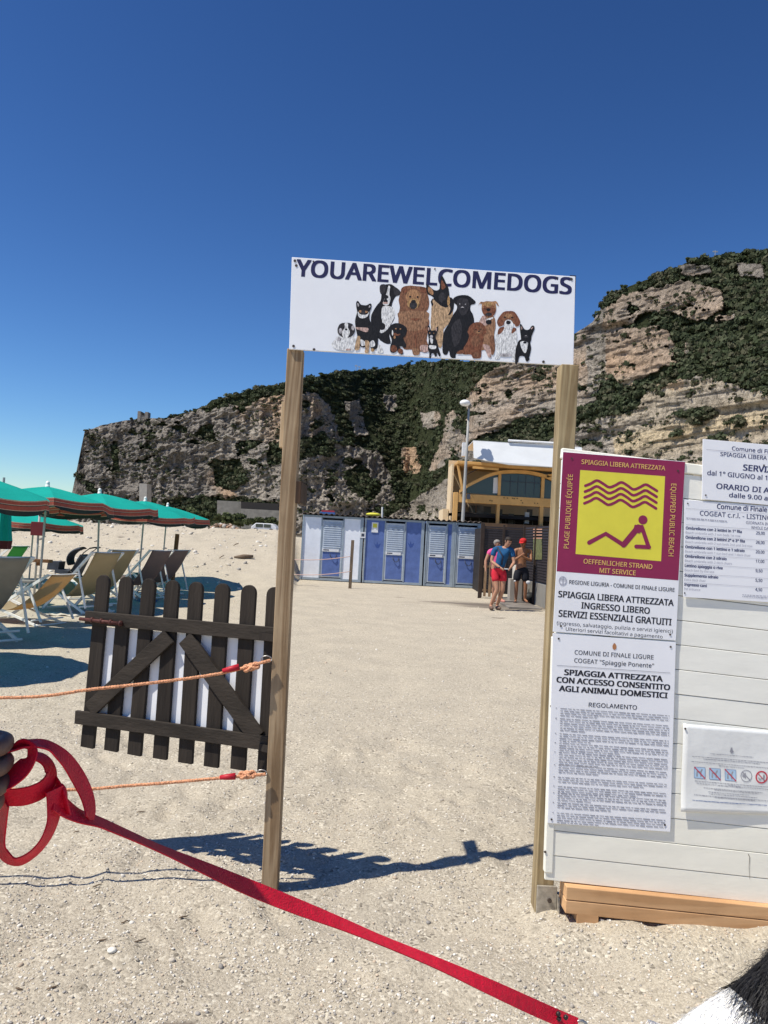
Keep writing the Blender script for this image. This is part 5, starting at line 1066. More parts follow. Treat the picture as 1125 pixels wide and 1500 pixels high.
# shower slab, drain frame and black bag
tag(MB().box((gnd(728, 882).x, 18.9, -.02), (3.9, 21.5, .045)).build('shower_slab', mat('wet_concrete', (.20, .18, .16), .5, .3, 2), bevel=.01), 'damp concrete shower slab the people stand on', 'slab')
bgc = gnd(776, 884); bgo = MB().ball((bgc.x, bgc.y, .14), (.22, .16, .16), 12, 8).ball((bgc.x + .2, bgc.y + .1, .1), (.18, .14, .12)).build('bag', plain('black_bag', (.012, .012, .013)), smooth=True); tag(bgo, 'black bag slumped on the shower slab beside the low wall', 'bag')
shp = thing('beach_shower', 'slim grey shower column behind the man with the red cap', 'shower', (onY(757, 800, 21.3).x, 21.3, .04))
x_ = onY(757, 800, 21.3).x
MB().tube([(x_, 21.3, .04), (x_, 21.3, 1.0)], .09, 10).build('base_column', plain('grey_plinth', (.35, .33, .3)), shp, True); MB().box((x_ - .16, 21.1, .04), (x_ + .16, 21.5, .62)).build('plinth', plain('plinth_concrete', (.33, .3, .27)), shp)

# ================================================================ distant things behind the bank
dc = thing('parked_van', 'small white parked van with dark side window behind the bank', 'van', (onY(386, 772, 60).x, 60, 1.6))
x_, z_ = onY(386, 772, 60).x, onY(386, 778, 60).z
pw_ = plain('van_white', (.72, .73, .75), .3)
mb = MB(); mb.slab([(x_ - .95, 60, z_), (x_ + 1.0, 60, z_), (x_ + 1.0, 60, z_ + .3), (x_ + .7, 60, z_ + .6), (x_ - .6, 60, z_ + .6), (x_ - .95, 60, z_ + .3)], (0, -1, 0), 1.6); mb.build('body', pw_, dc, bevel=.05)
for a, b_ in ((-.6, -.05), (.02, .55)): MB().box((x_ + a, 59.98, z_ + .28), (x_ + b_, 59.995, z_ + .54)).build('window', gls, dc)
for s_ in (-.6, .6): MB().tube([(x_ + s_, 59.97, z_), (x_ + s_, 60.2, z_)], .22, 12).build('wheel', slm_, dc)
MB().box((x_ - 1.2, 59.9, -.1), (x_ + 1.3, 61.7, z_ - .22)).build('road_base', conc, dc) if False else None
rs = np.random.RandomState(21)
# embankment the van and debris stand on
mb = MB(); e0 = onY(290, 772, 57).x; e1 = onY(425, 772, 57).x
mb.hexa([(e0, 56.5, -.1), (e1, 56.5, -.1), (e1, 66, -.1), (e0, 66, -.1), (e0, 58, z_ - .22), (e1, 58, z_ - .22), (e1, 66, z_ - .22), (e0, 66, z_ - .22)]); mb.build('embankment', gm, kind='structure')
N = 420; px_ = rs.uniform(296, 372, N); P = np.array([list(onY(float(a), 770, 59)) for a in px_]); P[:, 1] = 58.5 + rs.rand(N) * 2; P[:, 2] = z_ - .2 + rs.rand(N) * .55 * np.exp(-((px_ - 325) / 26) ** 2)
rb = np.array([[.42, .25, .16], [.30, .2, .14], [.5, .36, .24], [.22, .17, .13], [.45, .42, .38]])[rs.randint(0, 5, N)]
scatter_stones('brick_rubble', P, .07 + .16 * rs.rand(N), rb)
rs2 = np.random.RandomState(22); N = 160; px_ = rs2.uniform(374, 410, N); P = np.array([list(onY(float(a), 776, 58)) for a in px_]); P[:, 1] = 57.6; P[:, 2] = z_ - .3 + rs2.rand(N) * .2
scatter_stones('grey_rubble', P, .07 + .12 * rs2.rand(N), np.array([[.3, .28, .26], [.16, .14, .13], [.5, .48, .46]])[rs2.randint(0, 3, N)])
# dark flotsam on the bank
for cx, cy, ln, lb in ((955, 372, .55, 'dark driftwood log lying on the sand bank'), (868, 372, .12, 'small dark lump on the bank left of the driftwood'), (925, 322, .14, 'small dark lump high on the bank above the driftwood')):
    p_x, p_y = cx / 2.68, 680 + cy / 2.68
    Y = 21.; 
    for _ in range(40):
        q_ = onY(p_x, p_y, Y); Y += (q_.z - hz(q_.x, Y)) * 3.0 * .3
        Y = min(29, max(16, Y))
    q_ = onY(p_x, p_y, Y); mb = MB(); mb.tube([(q_.x - ln * .5, Y, hz(q_.x - ln * .5, Y) + .02), (q_.x, Y + .03, hz(q_.x, Y) + .07), (q_.x + ln * .5, Y + .1, hz(q_.x + ln * .5, Y + .1) + .08)], [ln * .06, ln * .13, ln * .08], 7)
    tag(mb.build('driftwood', tw, smooth=True), lb, 'driftwood')

# ================================================================ umbrellas
teal = mat('teal_canvas', (.012, .38, .32), .8, .07, 3, .15, 200); teal.node_tree.nodes['Principled BSDF'].inputs['Specular IOR Level'].default_value = .1
def add_translucent(m, c, f):
    t = m.node_tree; b = t.nodes['Principled BSDF']; o = t.nodes['Material Output']; tr = t.nodes.new('ShaderNodeBsdfTranslucent'); tr.inputs[0].default_value = (*c, 1)
    mx = t.nodes.new('ShaderNodeMixShader'); mx.inputs[0].default_value = f; t.links.new(b.outputs[0], mx.inputs[1]); t.links.new(tr.outputs[0], mx.inputs[2]); t.links.new(mx.outputs[0], o.inputs[0])
add_translucent(teal, (.01, .42, .36), .25)
cor = mat('coral_stripe', (.36, .085, .055), .8, .12, 20); crm = mat('cream_stripe', (.50, .36, .25), .8, .1, 20); dkg = mat('dark_green_stripe', (.02, .035, .03), .8, .1, 20)
polem = plain('galvanised_pole', (.40, .40, .39), .5, .15); fin = plain('white_cap', (.78, .78, .76))
def umbrella():
    r = thing('beach_umbrella', 'x', 'umbrella', (0, 0, 0), group='teal beach umbrellas with striped valances')
    NG, rad_, zt, ze = 8, 1.12, 2.10, 1.83
    mb = MB(); NS = 5; vs = []
    per = NG * 4
    for k in range(per):
        a = 2 * math.pi * k / per; f_ = (k % 4) / 4.0; dip = 1 - .045 * math.sin(math.pi * f_) if k % 4 else 1
        for j in range(NS + 1):
            s_ = (j + .35) / (NS + .35); rr = rad_ * s_ * (dip if j else 1); zz = zt - (zt - ze) * (s_ ** 1.25) - .028 * math.sin(math.pi * f_) * s_
            vs.append((rr * math.cos(a), rr * math.sin(a), zz))
    fs = [(k * (NS + 1) + j, k * (NS + 1) + j + 1, ((k + 1) % per) * (NS + 1) + j + 1, ((k + 1) % per) * (NS + 1) + j) for k in range(per) for j in range(NS)]
    fs.append(tuple(k * (NS + 1) for k in range(per)))
    mb.add(vs, fs); cp = mb.build('canopy', teal, r)
    me = cp.data
    # valance: striped, one scalloped flap per gore
    bands = [(0, .014, crm), (.014, .052, cor), (.052, .060, crm), (.060, .068, dkg), (.068, .118, cor), (.118, .126, crm), (.126, .134, dkg), (.134, .19, dkg)]
    mats_ = [crm, cor, dkg]; ms = {crm: 0, cor: 1, dkg: 2}
    vb = MB()
    for gq_ in range(NG):
        M_ = 8
        for i in range(M_):
            def pt(ii, drop):
                f_ = ii / M_; a = 2 * math.pi * (gq_ + f_) / NG
                dp = 1 - .045 * math.sin(math.pi * f_); rr = rad_ * dp * (1.0 + .02 * drop / .16 * math.sin(f_ * 9 + gq_)); z_e = ze - .028 * math.sin(math.pi * f_)
                lim = .19 * (.72 + .28 * math.sin(math.pi * min(1, max(0, f_))) ** .5)
                return (rr * math.cos(a), rr * math.sin(a), z_e - min(drop, lim))
            for d0, d1, m_ in bands:
                a, b2, c_, d_ = pt(i, d0), pt(i + 1, d0), pt(i + 1, d1), pt(i, d1)
                if abs(a[2] - d_[2]) < 1e-5 and abs(b2[2] - c_[2]) < 1e-5: continue
                vb.add([a, b2, c_, d_], [(0, 3, 2, 1)], ms[m_])
    vb.build('valance', mats_, r)
    MB().tube([(0, 0, -.05), (0, 0, 1.2), (0, 0, 2.06)], .019, 8).build('pole', polem, r, True)
    f2 = MB().ball((0, 0, 2.15), (.035, .035, .05), 8, 6); f2.tube([(0, 0, 2.06), (0, 0, 2.14)], [.05, .03], 8); f2.build('finial', fin, r, True)
    for k in range(NG):
        a = 2 * math.pi * k / NG; MB().tube([(0, 0, 2.04), (1.08 * math.cos(a), 1.08 * math.sin(a), ze - .01)], .006, 4).build('rib', polem, r)
    return r
ub = umbrella()
US = [((-4.95, 7.45), 1, 'teal umbrella just outside the left edge, casting the nearest round shadow'), (None, (-70, 9.9), 'nearest teal umbrella, cut by the left edge of the photo'), (None, (66, 13.3), 'second teal umbrella from the left, over the yellow deck chair'), (None, (151, 15.3), 'third teal umbrella from the left, over the tan chair'), (None, (210, 17.7), 'fourth teal umbrella from the left in the row'), (None, (243, 19.8), 'farthest teal umbrella, at the right end of the row'), (None, (-22, 18.8), 'teal umbrella of the back row, seen under the nearest canopy'), (None, (50, 18.4), 'back row teal umbrella, mostly hidden by the row in front')]
for i, (xy, pd, lb) in enumerate(US):
    o = ub if i == 0 else dup(ub)
    if xy is None: q_ = onY(pd[0], 730, pd[1]); xy = (q_.x, pd[1])
    o.location = (xy[0], xy[1], (hz(*xy) if i < 6 else -.36) + (.0 if i != 5 else -.08)); o.rotation_euler = (R_([0, 2, -3, 1, 4, -1, 2, 0][i]), R_([0, 3, 1, -2, 1, 2, -1, 1][i]), rnd.uniform(0, .7)); o['label'] = lb
# closed umbrella at the very left
q_ = onY(1, 770, 11.2); CU = thing('closed_umbrella', 'furled teal and maroon umbrella hanging at the far left edge', 'umbrella', (q_.x, 11.2, 0))
vs = []; NSg = 16
for j, (z, r_) in enumerate(((2.0, .03), (1.85, .08), (1.6, .10), (1.4, .11), (1.2, .13), (1.08, .12))):
    for k in range(NSg): a = 6.283 * k / NSg; rr = r_ * (1 + .28 * (k % 2)); vs.append((q_.x + rr * math.cos(a), 11.2 + rr * math.sin(a), z))
fs = [(j * NSg + k, j * NSg + (k + 1) % NSg, (j + 1) * NSg + (k + 1) % NSg, (j + 1) * NSg + k) for j in range(5) for k in range(NSg)]
mb = MB(); mb.add(vs, fs, 0); mb.m = [0 if i < 4 * NSg else 1 for i in range(len(fs))]; mb.build('furled_canopy', [teal, mat('maroon_edge', (.10, .02, .02), .8)], CU)
MB().tube([(q_.x, 11.2, -.05), (q_.x, 11.2, 2.1)], .018, 8).build('pole', polem, CU)

# ================================================================ deck chairs
frm = plain('white_painted_frame', (.76, .75, .71), .6, .12); 
def deckchair(fabric, lab, yel=None):
    """folding sling chair, sitter facing -X; top bar at (.35, z 1.0), front bar at (-.62, z .3)"""
    r = thing('deck_chair', lab, 'chair', (0, 0, 0), group='folding deck chairs under the umbrellas'); W_ = .29
    for s in (-1, 1):
        MB().beam((.50, s * W_, .98), (-.62, s * W_, .03), .022, .045, (0, 0, 1)).build('back_rail', frm, r)
        MB().beam((-.66, s * (W_ - .035), .42), (.36, s * (W_ - .035), .03), .022, .04, (0, 0, 1)).build('seat_rail', frm, r)
        MB().beam((.22, s * (W_ + .03), .74), (.46, s * (W_ + .03), .12), .018, .03, (0, 0, 1)).build('prop', frm, r)
    for p in ((.50, .98), (-.62, .04), (-.66, .42), (.36, .04), (.30, .13)): MB().tube([(p[0], -W_ - .02, p[1]), (p[0], W_ + .02, p[1])], .014, 6).build('cross_bar', frm, r)
    prof = crom([(.52, .99), (.30, .66), (.06, .40), (-.16, .27), (-.40, .28), (-.66, .44)], 5, False); n = 8; vs = []; fs = []
    for v in prof:
        for j in range(n + 1):
            s_ = (j / n * 2 - 1); vs.append((v.x, s_ * (W_ - .045), v.y - .015 * (1 - s_ * s_)))
    m = len(prof)
    for i in range(m - 1):
        for j in range(n): a = i * (n + 1) + j; fs.append((a, a + 1, a + n + 2, a + n + 1))
    o = MB().add(vs, fs).build('sling', fabric, r, True); so = o.modifiers.new('thick', 'SOLIDIFY'); so.thickness = .003
    return r
f_tan = mat('tan_canvas', (.46, .38, .24), .85, .1, 3, .1, 300); add_translucent(f_tan, (.75, .5, .18), .35)
f_mauve = mat('mauve_brown_canvas', (.22, .165, .15), .85, .1, 3, .1, 300); add_translucent(f_mauve, (.25, .15, .12), .2)
f_grey = mat('olive_grey_canvas', (.32, .29, .235), .85, .1, 3, .1, 300); add_translucent(f_grey, (.35, .3, .2), .2)
f_grn = mat('green_canvas', (.08, .36, .10), .85, .1, 3); add_translucent(f_grn, (.1, .5, .12), .3)
def place(o, px, py, rz, s=1.0):
    g = gnd(px, py); o.location = (g.x, g.y, hz(g.x, g.y)); o.rotation_euler = (0, 0, R_(rz)); o.scale = s if isinstance(s, tuple) else (s, s, s)
place(deckchair(f_grey, 'nearest grey olive deck chair, cut by the left edge'), -32, 938, -34, 1.08)
place(deckchair(f_tan, 'low yellow tan deck chair in front of the dark pushchair'), 42, 912, -20, (1.15, 1, .78))
place(deckchair(f_tan, 'upright tan deck chair right of the pushchair, left of the gate'), 122, 897, -32, 1.06)
place(deckchair(f_tan, 'tan deck chair directly right of and behind the upright tan one'), 150, 886, -34, 1.05)
place(deckchair(f_mauve, 'mauve brown deck chair behind the second gate picket'), 208, 876, -34, 1.05)
place(deckchair(f_mauve, 'farthest mauve brown deck chair beside the brown stake'), 236, 870, -34, 1.05)
place(deckchair(f_grn, 'green deck chair at the far left edge'), -8, 870, -10, 1.0)
# low side table near left edge
g = gnd(30, 885); tt = thing('side_table', 'low grey folding table between the grey and yellow chairs', 'table', (g.x, g.y, 0))
MB().box((g.x - .28, g.y - .2, .40), (g.x + .28, g.y + .2, .43)).build('table_top', plain('grey_wood', (.2, .19, .17)), tt)
for s1 in (-1, 1):
    for s2 in (-1, 1): MB().beam((g.x + s1 * .24, g.y + s2 * .17, 0), (g.x - s1 * .20, g.y + s2 * .17, .40), .02, .03, (0, 1, 0)).build('leg', frm, tt)
# pushchair
g = gnd(104, 868); PC = thing('pushchair', 'dark grey baby pushchair with its hood up behind the deck chairs', 'pushchair', (g.x, g.y, 0))
dgf = plain('charcoal_fabric', (.055, .062, .08), .8, .15, scale=8); blk = plain('black_frame', (.02, .02, .022), .5); X, Y = g.x, g.y
for sx in (-.32, .26):
    for sy in (-.24, .24):
        wl = MB().tube([(X + sx, Y + sy - .02, .10), (X + sx, Y + sy + .02, .10)], .10, 14).build('wheel', blk, PC)
for sy in (-.22, .22):
    MB().tube([(X - .32, Y + sy, .12), (X + .10, Y + sy, .55), (X + .30, Y + sy, .88), (X + .42, Y + sy, .98)], .012, 6).build('frame_tube', blk, PC, True)
    MB().tube([(X + .28, Y + sy, .12), (X + .02, Y + sy, .52)], .012, 6).build('rear_leg', blk, PC, True)
MB().tube([(X + .42, Y - .22, .98), (X + .5, Y - .18, 1.0), (X + .5, Y + .18, 1.0), (X + .42, Y + .22, .98)], .017, 7).build('handle', blk, PC, True)
MB().slab([(X - .30, Y - .21, .42), (X + .12, Y - .21, .36), (X + .30, Y - .21, .80), (X + .22, Y - .21, .84), (X + .04, Y - .21, .48), (X - .30, Y - .21, .50)], (0, -1, 0), .42).build('seat', dgf, PC)
vs = []; nn_ = 9
for k in range(nn_):
    a = R_(10 + 108 * k / (nn_ - 1)); ex_ = (math.cos(a), math.sin(a))
    for j in range(9):
        b2 = -1 + 2 * j / 8; wdt = .23 * (1 - .1 * b2 * b2); rr = .40 * math.cos(b2 * .9)**.35
        vs.append((X + .26 - 1.0 * rr * ex_[1] * .95, Y + wdt * b2, .72 + rr * ex_[0] * .72))
fs = [(k * 9 + j, k * 9 + j + 1, (k + 1) * 9 + j + 1, (k + 1) * 9 + j) for k in range(nn_ - 1) for j in range(8)]
o = MB().add(vs, fs).build('hood', dgf, PC, True); so = o.modifiers.new('t', 'SOLIDIFY'); so.thickness = .008
MB().slab([(X - .12, Y - .22, .20), (X + .22, Y - .22, .20), (X + .24, Y - .22, .36), (X - .14, Y - .22, .36)], (0, -1, 0), .4).build('basket', dgf, PC)
MB().slab([(X - .48, Y - .19, .48), (X - .24, Y - .19, .48), (X - .22, Y - .19, .66), (X - .46, Y - .19, .66)], (0, -1, 0), .34).build('front_apron', dgf, PC)
# thin pole with a red box and a little shelf
q0 = onY(55, 800, 15.6); RBx = thing('marker_pole', 'thin pole carrying a dark red box and a small wooden shelf', 'pole', (q0.x, 15.6, 0))
MB().tube([(q0.x, 15.6, -.05), (q0.x, 15.6, 1.9)], .022, 7).build('pole', polem, RBx, True)
a, b_ = onY(47.5, 784, 15.55), onY(67, 765, 15.55); MB().box((a.x, 15.45, a.z), (b_.x, 15.57, b_.z)).build('red_box', plain('dark_red_box', (.13, .015, .02)), RBx, bevel=.005)
a, b_ = onY(51, 823, 15.55), onY(76, 820, 15.55); MB().box((a.x, 15.4, a.z), (b_.x, 15.6, b_.z)).build('shelf', brs, RBx); MB().box((a.x + .05, 15.5, a.z - .07), (a.x + .14, 15.57, a.z)).build('bracket', brs, RBx)

def cloth_(n, c): return mat(n, c, .9, .15, 12, .4, 150)
# ================================================================ small beach things among the chairs
for (px_, py_, w_, l_, c_, lb) in ((96, 902, .5, .34, (.55, .5, .42), 'pale towel lying on the sand under the gap between the tan deck chairs'), (215, 880, .4, .3, (.12, .16, .25), 'dark blue towel on the sand beneath the mauve deck chairs')):
    g = gnd(px_, py_); NN = 8; vs = []; fs = []
    for i in range(NN + 1):
        for j in range(NN + 1):
            x_, y_ = g.x + (i / NN - .5) * w_, g.y + (j / NN - .5) * l_; vs.append((x_, y_, hz(x_, y_) + .02 + .012 * math.sin(i * 1.7 + j)))
    for i in range(NN):
        for j in range(NN): a = i * (NN + 1) + j; fs.append((a, a + NN + 1, a + NN + 2, a + 1))
    o = MB().add(vs, fs).build('towel', cloth_('towel_cloth', c_), smooth=True); so = o.modifiers.new('t', 'SOLIDIFY'); so.thickness = .012; tag(o, lb, 'towel')
# ================================================================ people
def skin_body(name, joints, bones, m, parent, sub=2, root=0, smooth=True):
    """one continuous tapered surface grown over a skeleton"""
    names = list(joints); ix = {n: i for i, n in enumerate(names)}
    me = bpy.data.meshes.new(name); me.from_pydata([joints[n][:3] for n in names], [(ix[a], ix[b_]) for a, b_ in bones], []); me.update()
    o = bpy.data.objects.new(name, me); COL.objects.link(o)
    md = o.modifiers.new('skin', 'SKIN'); md.use_smooth_shade = True
    for i, n in enumerate(names):
        r = joints[n][3]; sv = me.skin_vertices[0].data[i]; sv.radius = r if isinstance(r, tuple) else (r, r); sv.use_root = (i == root)
    s = o.modifiers.new('sub', 'SUBSURF'); s.levels = sub; s.render_levels = sub
    dg = bpy.context.evaluated_depsgraph_get(); m2 = bpy.data.meshes.new_from_object(o.evaluated_get(dg))
    bpy.data.objects.remove(o); bpy.data.meshes.remove(me)
    m2.materials.clear(); return finish(m2, name, m, parent, True)
def skinm(name, c): 
    m = mat(name, c, .5, .1, 30, .1, 200, spec=.3); b = m.node_tree.nodes['Principled BSDF']; b.inputs['Subsurface Weight'].default_value = .08; b.inputs['Subsurface Scale'].default_value = .01; return m
def cloth(name, c): return mat(name, c, .85, .18, 9, .3, 60)
SH = 'ABCDE'
def person(label, loc, J, skin, sc_=1.0, group=None):
    """J: joint table in metres relative to the feet. Builds body; returns thing and world joints."""
    P_ = thing('person', label, 'person', loc, group=group)
    W_ = {k: Vector(v) * sc_ + Vector(loc) for k, v in J.items()}
    def jt(k, r): return (*W_[k], r)
    j = {'pelvis': jt('pelvis', (.13, .10)), 'waist': (*(W_['pelvis'].lerp(W_['chest'], .45)), (.125, .095)), 'chest': jt('chest', (.15, .11)), 'neckbase': (*(W_['chest'].lerp(W_['neck'], .75)), (.085, .07)), 'neck': jt('neck', .052)}
    hd = (W_['head'] - W_['neck']).normalized(); fwd = Vector(J['face']).normalized(); fwd = (fwd - hd * fwd.dot(hd)).normalized()
    j['jaw'] = (*(W_['neck'] + hd * .075 + fwd * .022), (.058, .062)); j['face'] = (*(W_['neck'] + hd * .135 + fwd * .01), (.072, .085)); j['crown'] = (*(W_['neck'] + hd * .205), (.066, .078)); j['top'] = (*(W_['neck'] + hd * .235), .04)
    bones = [('pelvis', 'waist'), ('waist', 'chest'), ('chest', 'neckbase'), ('neckbase', 'neck'), ('neck', 'jaw'), ('jaw', 'face'), ('face', 'crown'), ('crown', 'top')]
    for s in 'LR':
        j['sh' + s] = jt('sh' + s, .062); j['ua' + s] = (*W_['sh' + s].lerp(W_['el' + s], .5), .048); j['el' + s] = jt('el' + s, .040); j['fa' + s] = (*W_['el' + s].lerp(W_['ha' + s], .4), .040); j['wr' + s] = (*W_['el' + s].lerp(W_['ha' + s], .85), .026); j['ha' + s] = jt('ha' + s, (.035, .02))
        d_ = (W_['ha' + s] - W_['el' + s]).normalized(); j['ft' + s] = (*(W_['ha' + s] + d_ * .07), (.03, .013))
        bones += [('neckbase', 'sh' + s), ('sh' + s, 'ua' + s), ('ua' + s, 'el' + s), ('el' + s, 'fa' + s), ('fa' + s, 'wr' + s), ('wr' + s, 'ha' + s), ('ha' + s, 'ft' + s)]
        j['hip' + s] = jt('hip' + s, .088); j['th' + s] = (*W_['hip' + s].lerp(W_['kn' + s], .5), .075); j['kn' + s] = jt('kn' + s, .054); j['ca' + s] = (*W_['kn' + s].lerp(W_['an' + s], .35), .056); j['an' + s] = jt('an' + s, .036); j['toe' + s] = jt('toe' + s, (.042, .025))
        bones += [('pelvis', 'hip' + s), ('hip' + s, 'th' + s), ('th' + s, 'kn' + s), ('kn' + s, 'ca' + s), ('ca' + s, 'an' + s), ('an' + s, 'toe' + s)]
    body = skin_body('body', j, bones, skin, P_)
    # nose, ears, eyes, mouth
    up = hd; sd_ = fwd.cross(up).normalized(); fc = Vector(j['face'][:3])
    MB().ball(fc + fwd * .092 - up * .012, (.012, .012, .018), 8, 6).build('nose', skin, body, True)
    for s_ in (-1, 1): MB().ball(fc + sd_ * .078 * s_ - up * .005, (.012, .018, .028), 8, 6).build('ear', skin, body, True)
    for s_ in (-1, 1): MB().ball(fc + fwd * .080 + sd_ * .030 * s_ + up * .018, (.011, .008, .008), 8, 6).build('eye', plain('eye_dark', (.03, .02, .02), .3), body, True)
    MB().ball(fc + fwd * .082 - up * .050, (.022, .01, .006), 8, 6).build('mouth', plain('lip', (.30, .10, .09), .5), body, True)
    return P_, W_, j, (fc, fwd, up, sd_)
def shirt(name, j, m, P_, fat=1.16, sleeve=.62, low=.0):
    k = {}; g = lambda a, f=fat: (j[a][0], j[a][1], j[a][2], tuple(x * f for x in (j[a][3] if isinstance(j[a][3], tuple) else (j[a][3],) * 2)))
    k['pelvis'] = g('pelvis', fat * 1.02); v = Vector(j['pelvis'][:3]); k['pelvis'] = (v.x, v.y, v.z + .02 + low, k['pelvis'][3])
    for a in ('waist', 'chest'): k[a] = g(a)
    nb = Vector(j['neckbase'][:3]).lerp(Vector(j['neck'][:3]), .38); k['neckbase'] = (*nb, (.092, .078))
    bn_ = [('pelvis', 'waist'), ('waist', 'chest'), ('chest', 'neckbase')]
    for s in 'LR':
        k['sh' + s] = g('sh' + s, 1.28); q_ = Vector(j['sh' + s][:3]).lerp(Vector(j['el' + s][:3]), sleeve); k['sl' + s] = (*q_, .066); bn_ += [('neckbase', 'sh' + s), ('sh' + s, 'sl' + s)]
    return skin_body(name, k, bn_, m, P_)
def shorts(name, j, m, P_, leg=.62, fat=1.2):
    k = {}; p = Vector(j['pelvis'][:3]); k['pelvis'] = (p.x, p.y, p.z, (.155, .125)); q_ = p.lerp(Vector(j['waist'][:3]), .55); k['top'] = (*q_, (.142, .112)); bn_ = [('pelvis', 'top')]
    for s in 'LR':
        h, kn_ = Vector(j['hip' + s][:3]), Vector(j['kn' + s][:3]); k['h' + s] = (*h, .112 * fat / 1.2); k['m' + s] = (*h.lerp(kn_, leg * .55), .105 * fat / 1.2); k['e' + s] = (*h.lerp(kn_, leg), .092 * fat / 1.2); bn_ += [('pelvis', 'h' + s), ('h' + s, 'm' + s), ('m' + s, 'e' + s)]
    return skin_body(name, k, bn_, m, P_)
def hair(hd_, m, parent, name='hair', r=(.088, .098, .085), back=.02, upo=.035):
    fc, fwd, up, sd_ = hd_; M = Matrix((sd_, fwd, up)).transposed(); mb = MB(); mb.ball(fc + up * upo - fwd * back, r, 14, 10, M=M)
    o = mb.build(name, m, parent, True)
    # keep only the cap of the skull: cut away the face part
    bm = bmesh.new(); bm.from_mesh(o.data); inv = mw(parent)
    dead = [v for v in bm.verts if ((inv @ v.co) - fc).dot(fwd) > .045 and ((inv @ v.co) - fc).dot(up) < .055 or ((inv @ v.co) - fc).dot(up) < -.045]
    bmesh.ops.delete(bm, geom=dead, context='VERTS'); bm.to_mesh(o.data); bm.free()
    so = o.modifiers.new('t', 'SOLIDIFY'); so.thickness = .006; return o
def shoes(j, m, P_):
    for s in 'LR':
        a, t = Vector(j['an' + s][:3]), Vector(j['toe' + s][:3]); d_ = (t - a); d_.z = 0; d_.normalize(); mb = MB()
        M = Matrix.Rotation(math.atan2(d_.y, d_.x), 3, 'Z'); c_ = (a + t) / 2; c_.z = max(.045, t.z + .01); mb.ball(c_ + d_ * .01, (.145, .052, .045), 14, 8, M=M); mb.build('shoe', m, P_, True)
SK = skinm('fair_skin', (.42, .22, .14)); SK2 = skinm('tanned_skin', (.30, .14, .075))  # two even skin colours, the second a darker complexion
hb = mat('dark_hair', (.025, .018, .014), .6, .3, 60, .5, 200); hg = mat('grey_hair', (.25, .23, .21), .7, .3, 60, .5, 200)
b0 = gnd(722, 893)
J = dict(pelvis=(.09, 0, .90), chest=(.16, -.05, 1.27), neck=(.22, -.09, 1.47), head=(.27, -.13, 1.62), face=(.35, -1, -.45),
         shL=(-.03, -.02, 1.41), elL=(-.10, -.08, 1.12), haL=(.12, -.26, .97), shR=(.37, -.06, 1.40), elR=(.42, -.14, 1.12), haR=(.30, -.30, .98),
         hipL=(.0, 0, .88), knL=(.06, -.10, .47), anL=(-.06, -.02, .09), toeL=(-.05, -.17, .035), hipR=(.19, 0, .88), knR=(.20, -.05, .48), anR=(.10, .10, .09), toeR=(.14, -.05, .035))
P1, W1, j1, h1 = person('man in a blue T-shirt and red shorts looking down at his phone, legs crossed', (b0.x, b0.y, .0), J, SK, 1.0)
shirt('t_shirt', j1, cloth('teal_blue_cotton', (.012, .085, .21)), P1, 1.22); shorts('shorts', j1, cloth('red_cotton', (.55, .02, .04)), P1, .60); hair(h1, hb, P1); shoes(j1, plain('brown_trainer', (.14, .09, .07)), P1)
MB().box((W1['haL'].x + .06, W1['haL'].y - .05, W1['haL'].z - .01), (W1['haL'].x + .15, W1['haL'].y + .02, W1['haL'].z + .01)).build('phone', plain('phone_white', (.6, .62, .65)), P1, bevel=.003)
kk_ = MB(); kk_.tube([W1['shL'] + Vector((.05, -.09, .05)), W1['chest'] + Vector((-.02, -.16, -.02)), W1['pelvis'] + Vector((.04, -.15, .16))], .02, 6); kk_.build('strap', plain('dark_strap', (.02, .025, .05)), P1, True)
wt = MB(); wq = W1['elL'].lerp(W1['haL'], .82); wt.ball(wq, (.036, .036, .02), 10, 6); wt.build('wristwatch', plain('watch_black', (.02, .02, .025)), P1, True)
b2_ = gnd(762, 885)
J2 = dict(pelvis=(-.02, 0, .88), chest=(-.03, -.02, 1.22), neck=(.01, -.04, 1.44), head=(-.01, -.08, 1.58), face=(-.6, -1, -.35),
          shL=(-.20, -.02, 1.37), elL=(-.24, -.12, 1.10), haL=(-.04, -.22, 1.26), shR=(.20, 0, 1.37), elR=(.20, -.16, 1.12), haR=(-.04, -.26, 1.22),
          hipL=(-.11, 0, .86), knL=(-.13, -.03, .47), anL=(-.12, 0, .09), toeL=(-.16, -.16, .035), hipR=(.09, 0, .86), knR=(.11, -.03, .47), anR=(.12, .02, .09), toeR=(.17, -.14, .035))
P2, W2, j2, h2 = person('shirtless man in a red cap and black shorts with folded arms by the screen', (b2_.x, b2_.y, .03), J2, SK2, 1.0)
s2 = shorts('shorts', j2, cloth('black_nylon', (.012, .013, .02)), P2, .80, 1.32); hair(h2, hb, P2)
fc, fwd, up, sd_ = h2; capm = cloth('red_cap_cotton', (.50, .02, .02)); M = Matrix((sd_, fwd, up)).transposed()
cap = MB().ball(fc + up * .062 - fwd * .005, (.092, .10, .070), 14, 10, M=M).build('cap', capm, P2, True)
MB().slab([fc + up * .062 + fwd * .08 - sd_ * .07, fc + up * .05 + fwd * .165 - sd_ * .045, fc + up * .05 + fwd * .165 + sd_ * .045, fc + up * .062 + fwd * .08 + sd_ * .07], up, .01).build('peak', capm, cap)
for sx, sz, r_ in ((-.19, .57, .03), (.16, .55, .06)): MB().ball((b2_.x + sx, b2_.y - .13, sz + .03), (r_, .02, r_ * .8), 12, 8).build('white_print', plain('white_cloth_print', (.6, .6, .62)), s2, True)
for s in 'LR':
    t_ = j2['toe' + s]; MB().ball((t_[0], t_[1] + .06, .055), (.05, .13, .018), 12, 6).build('sandal', plain('dark_sandal', (.06, .04, .035)), P2, True)
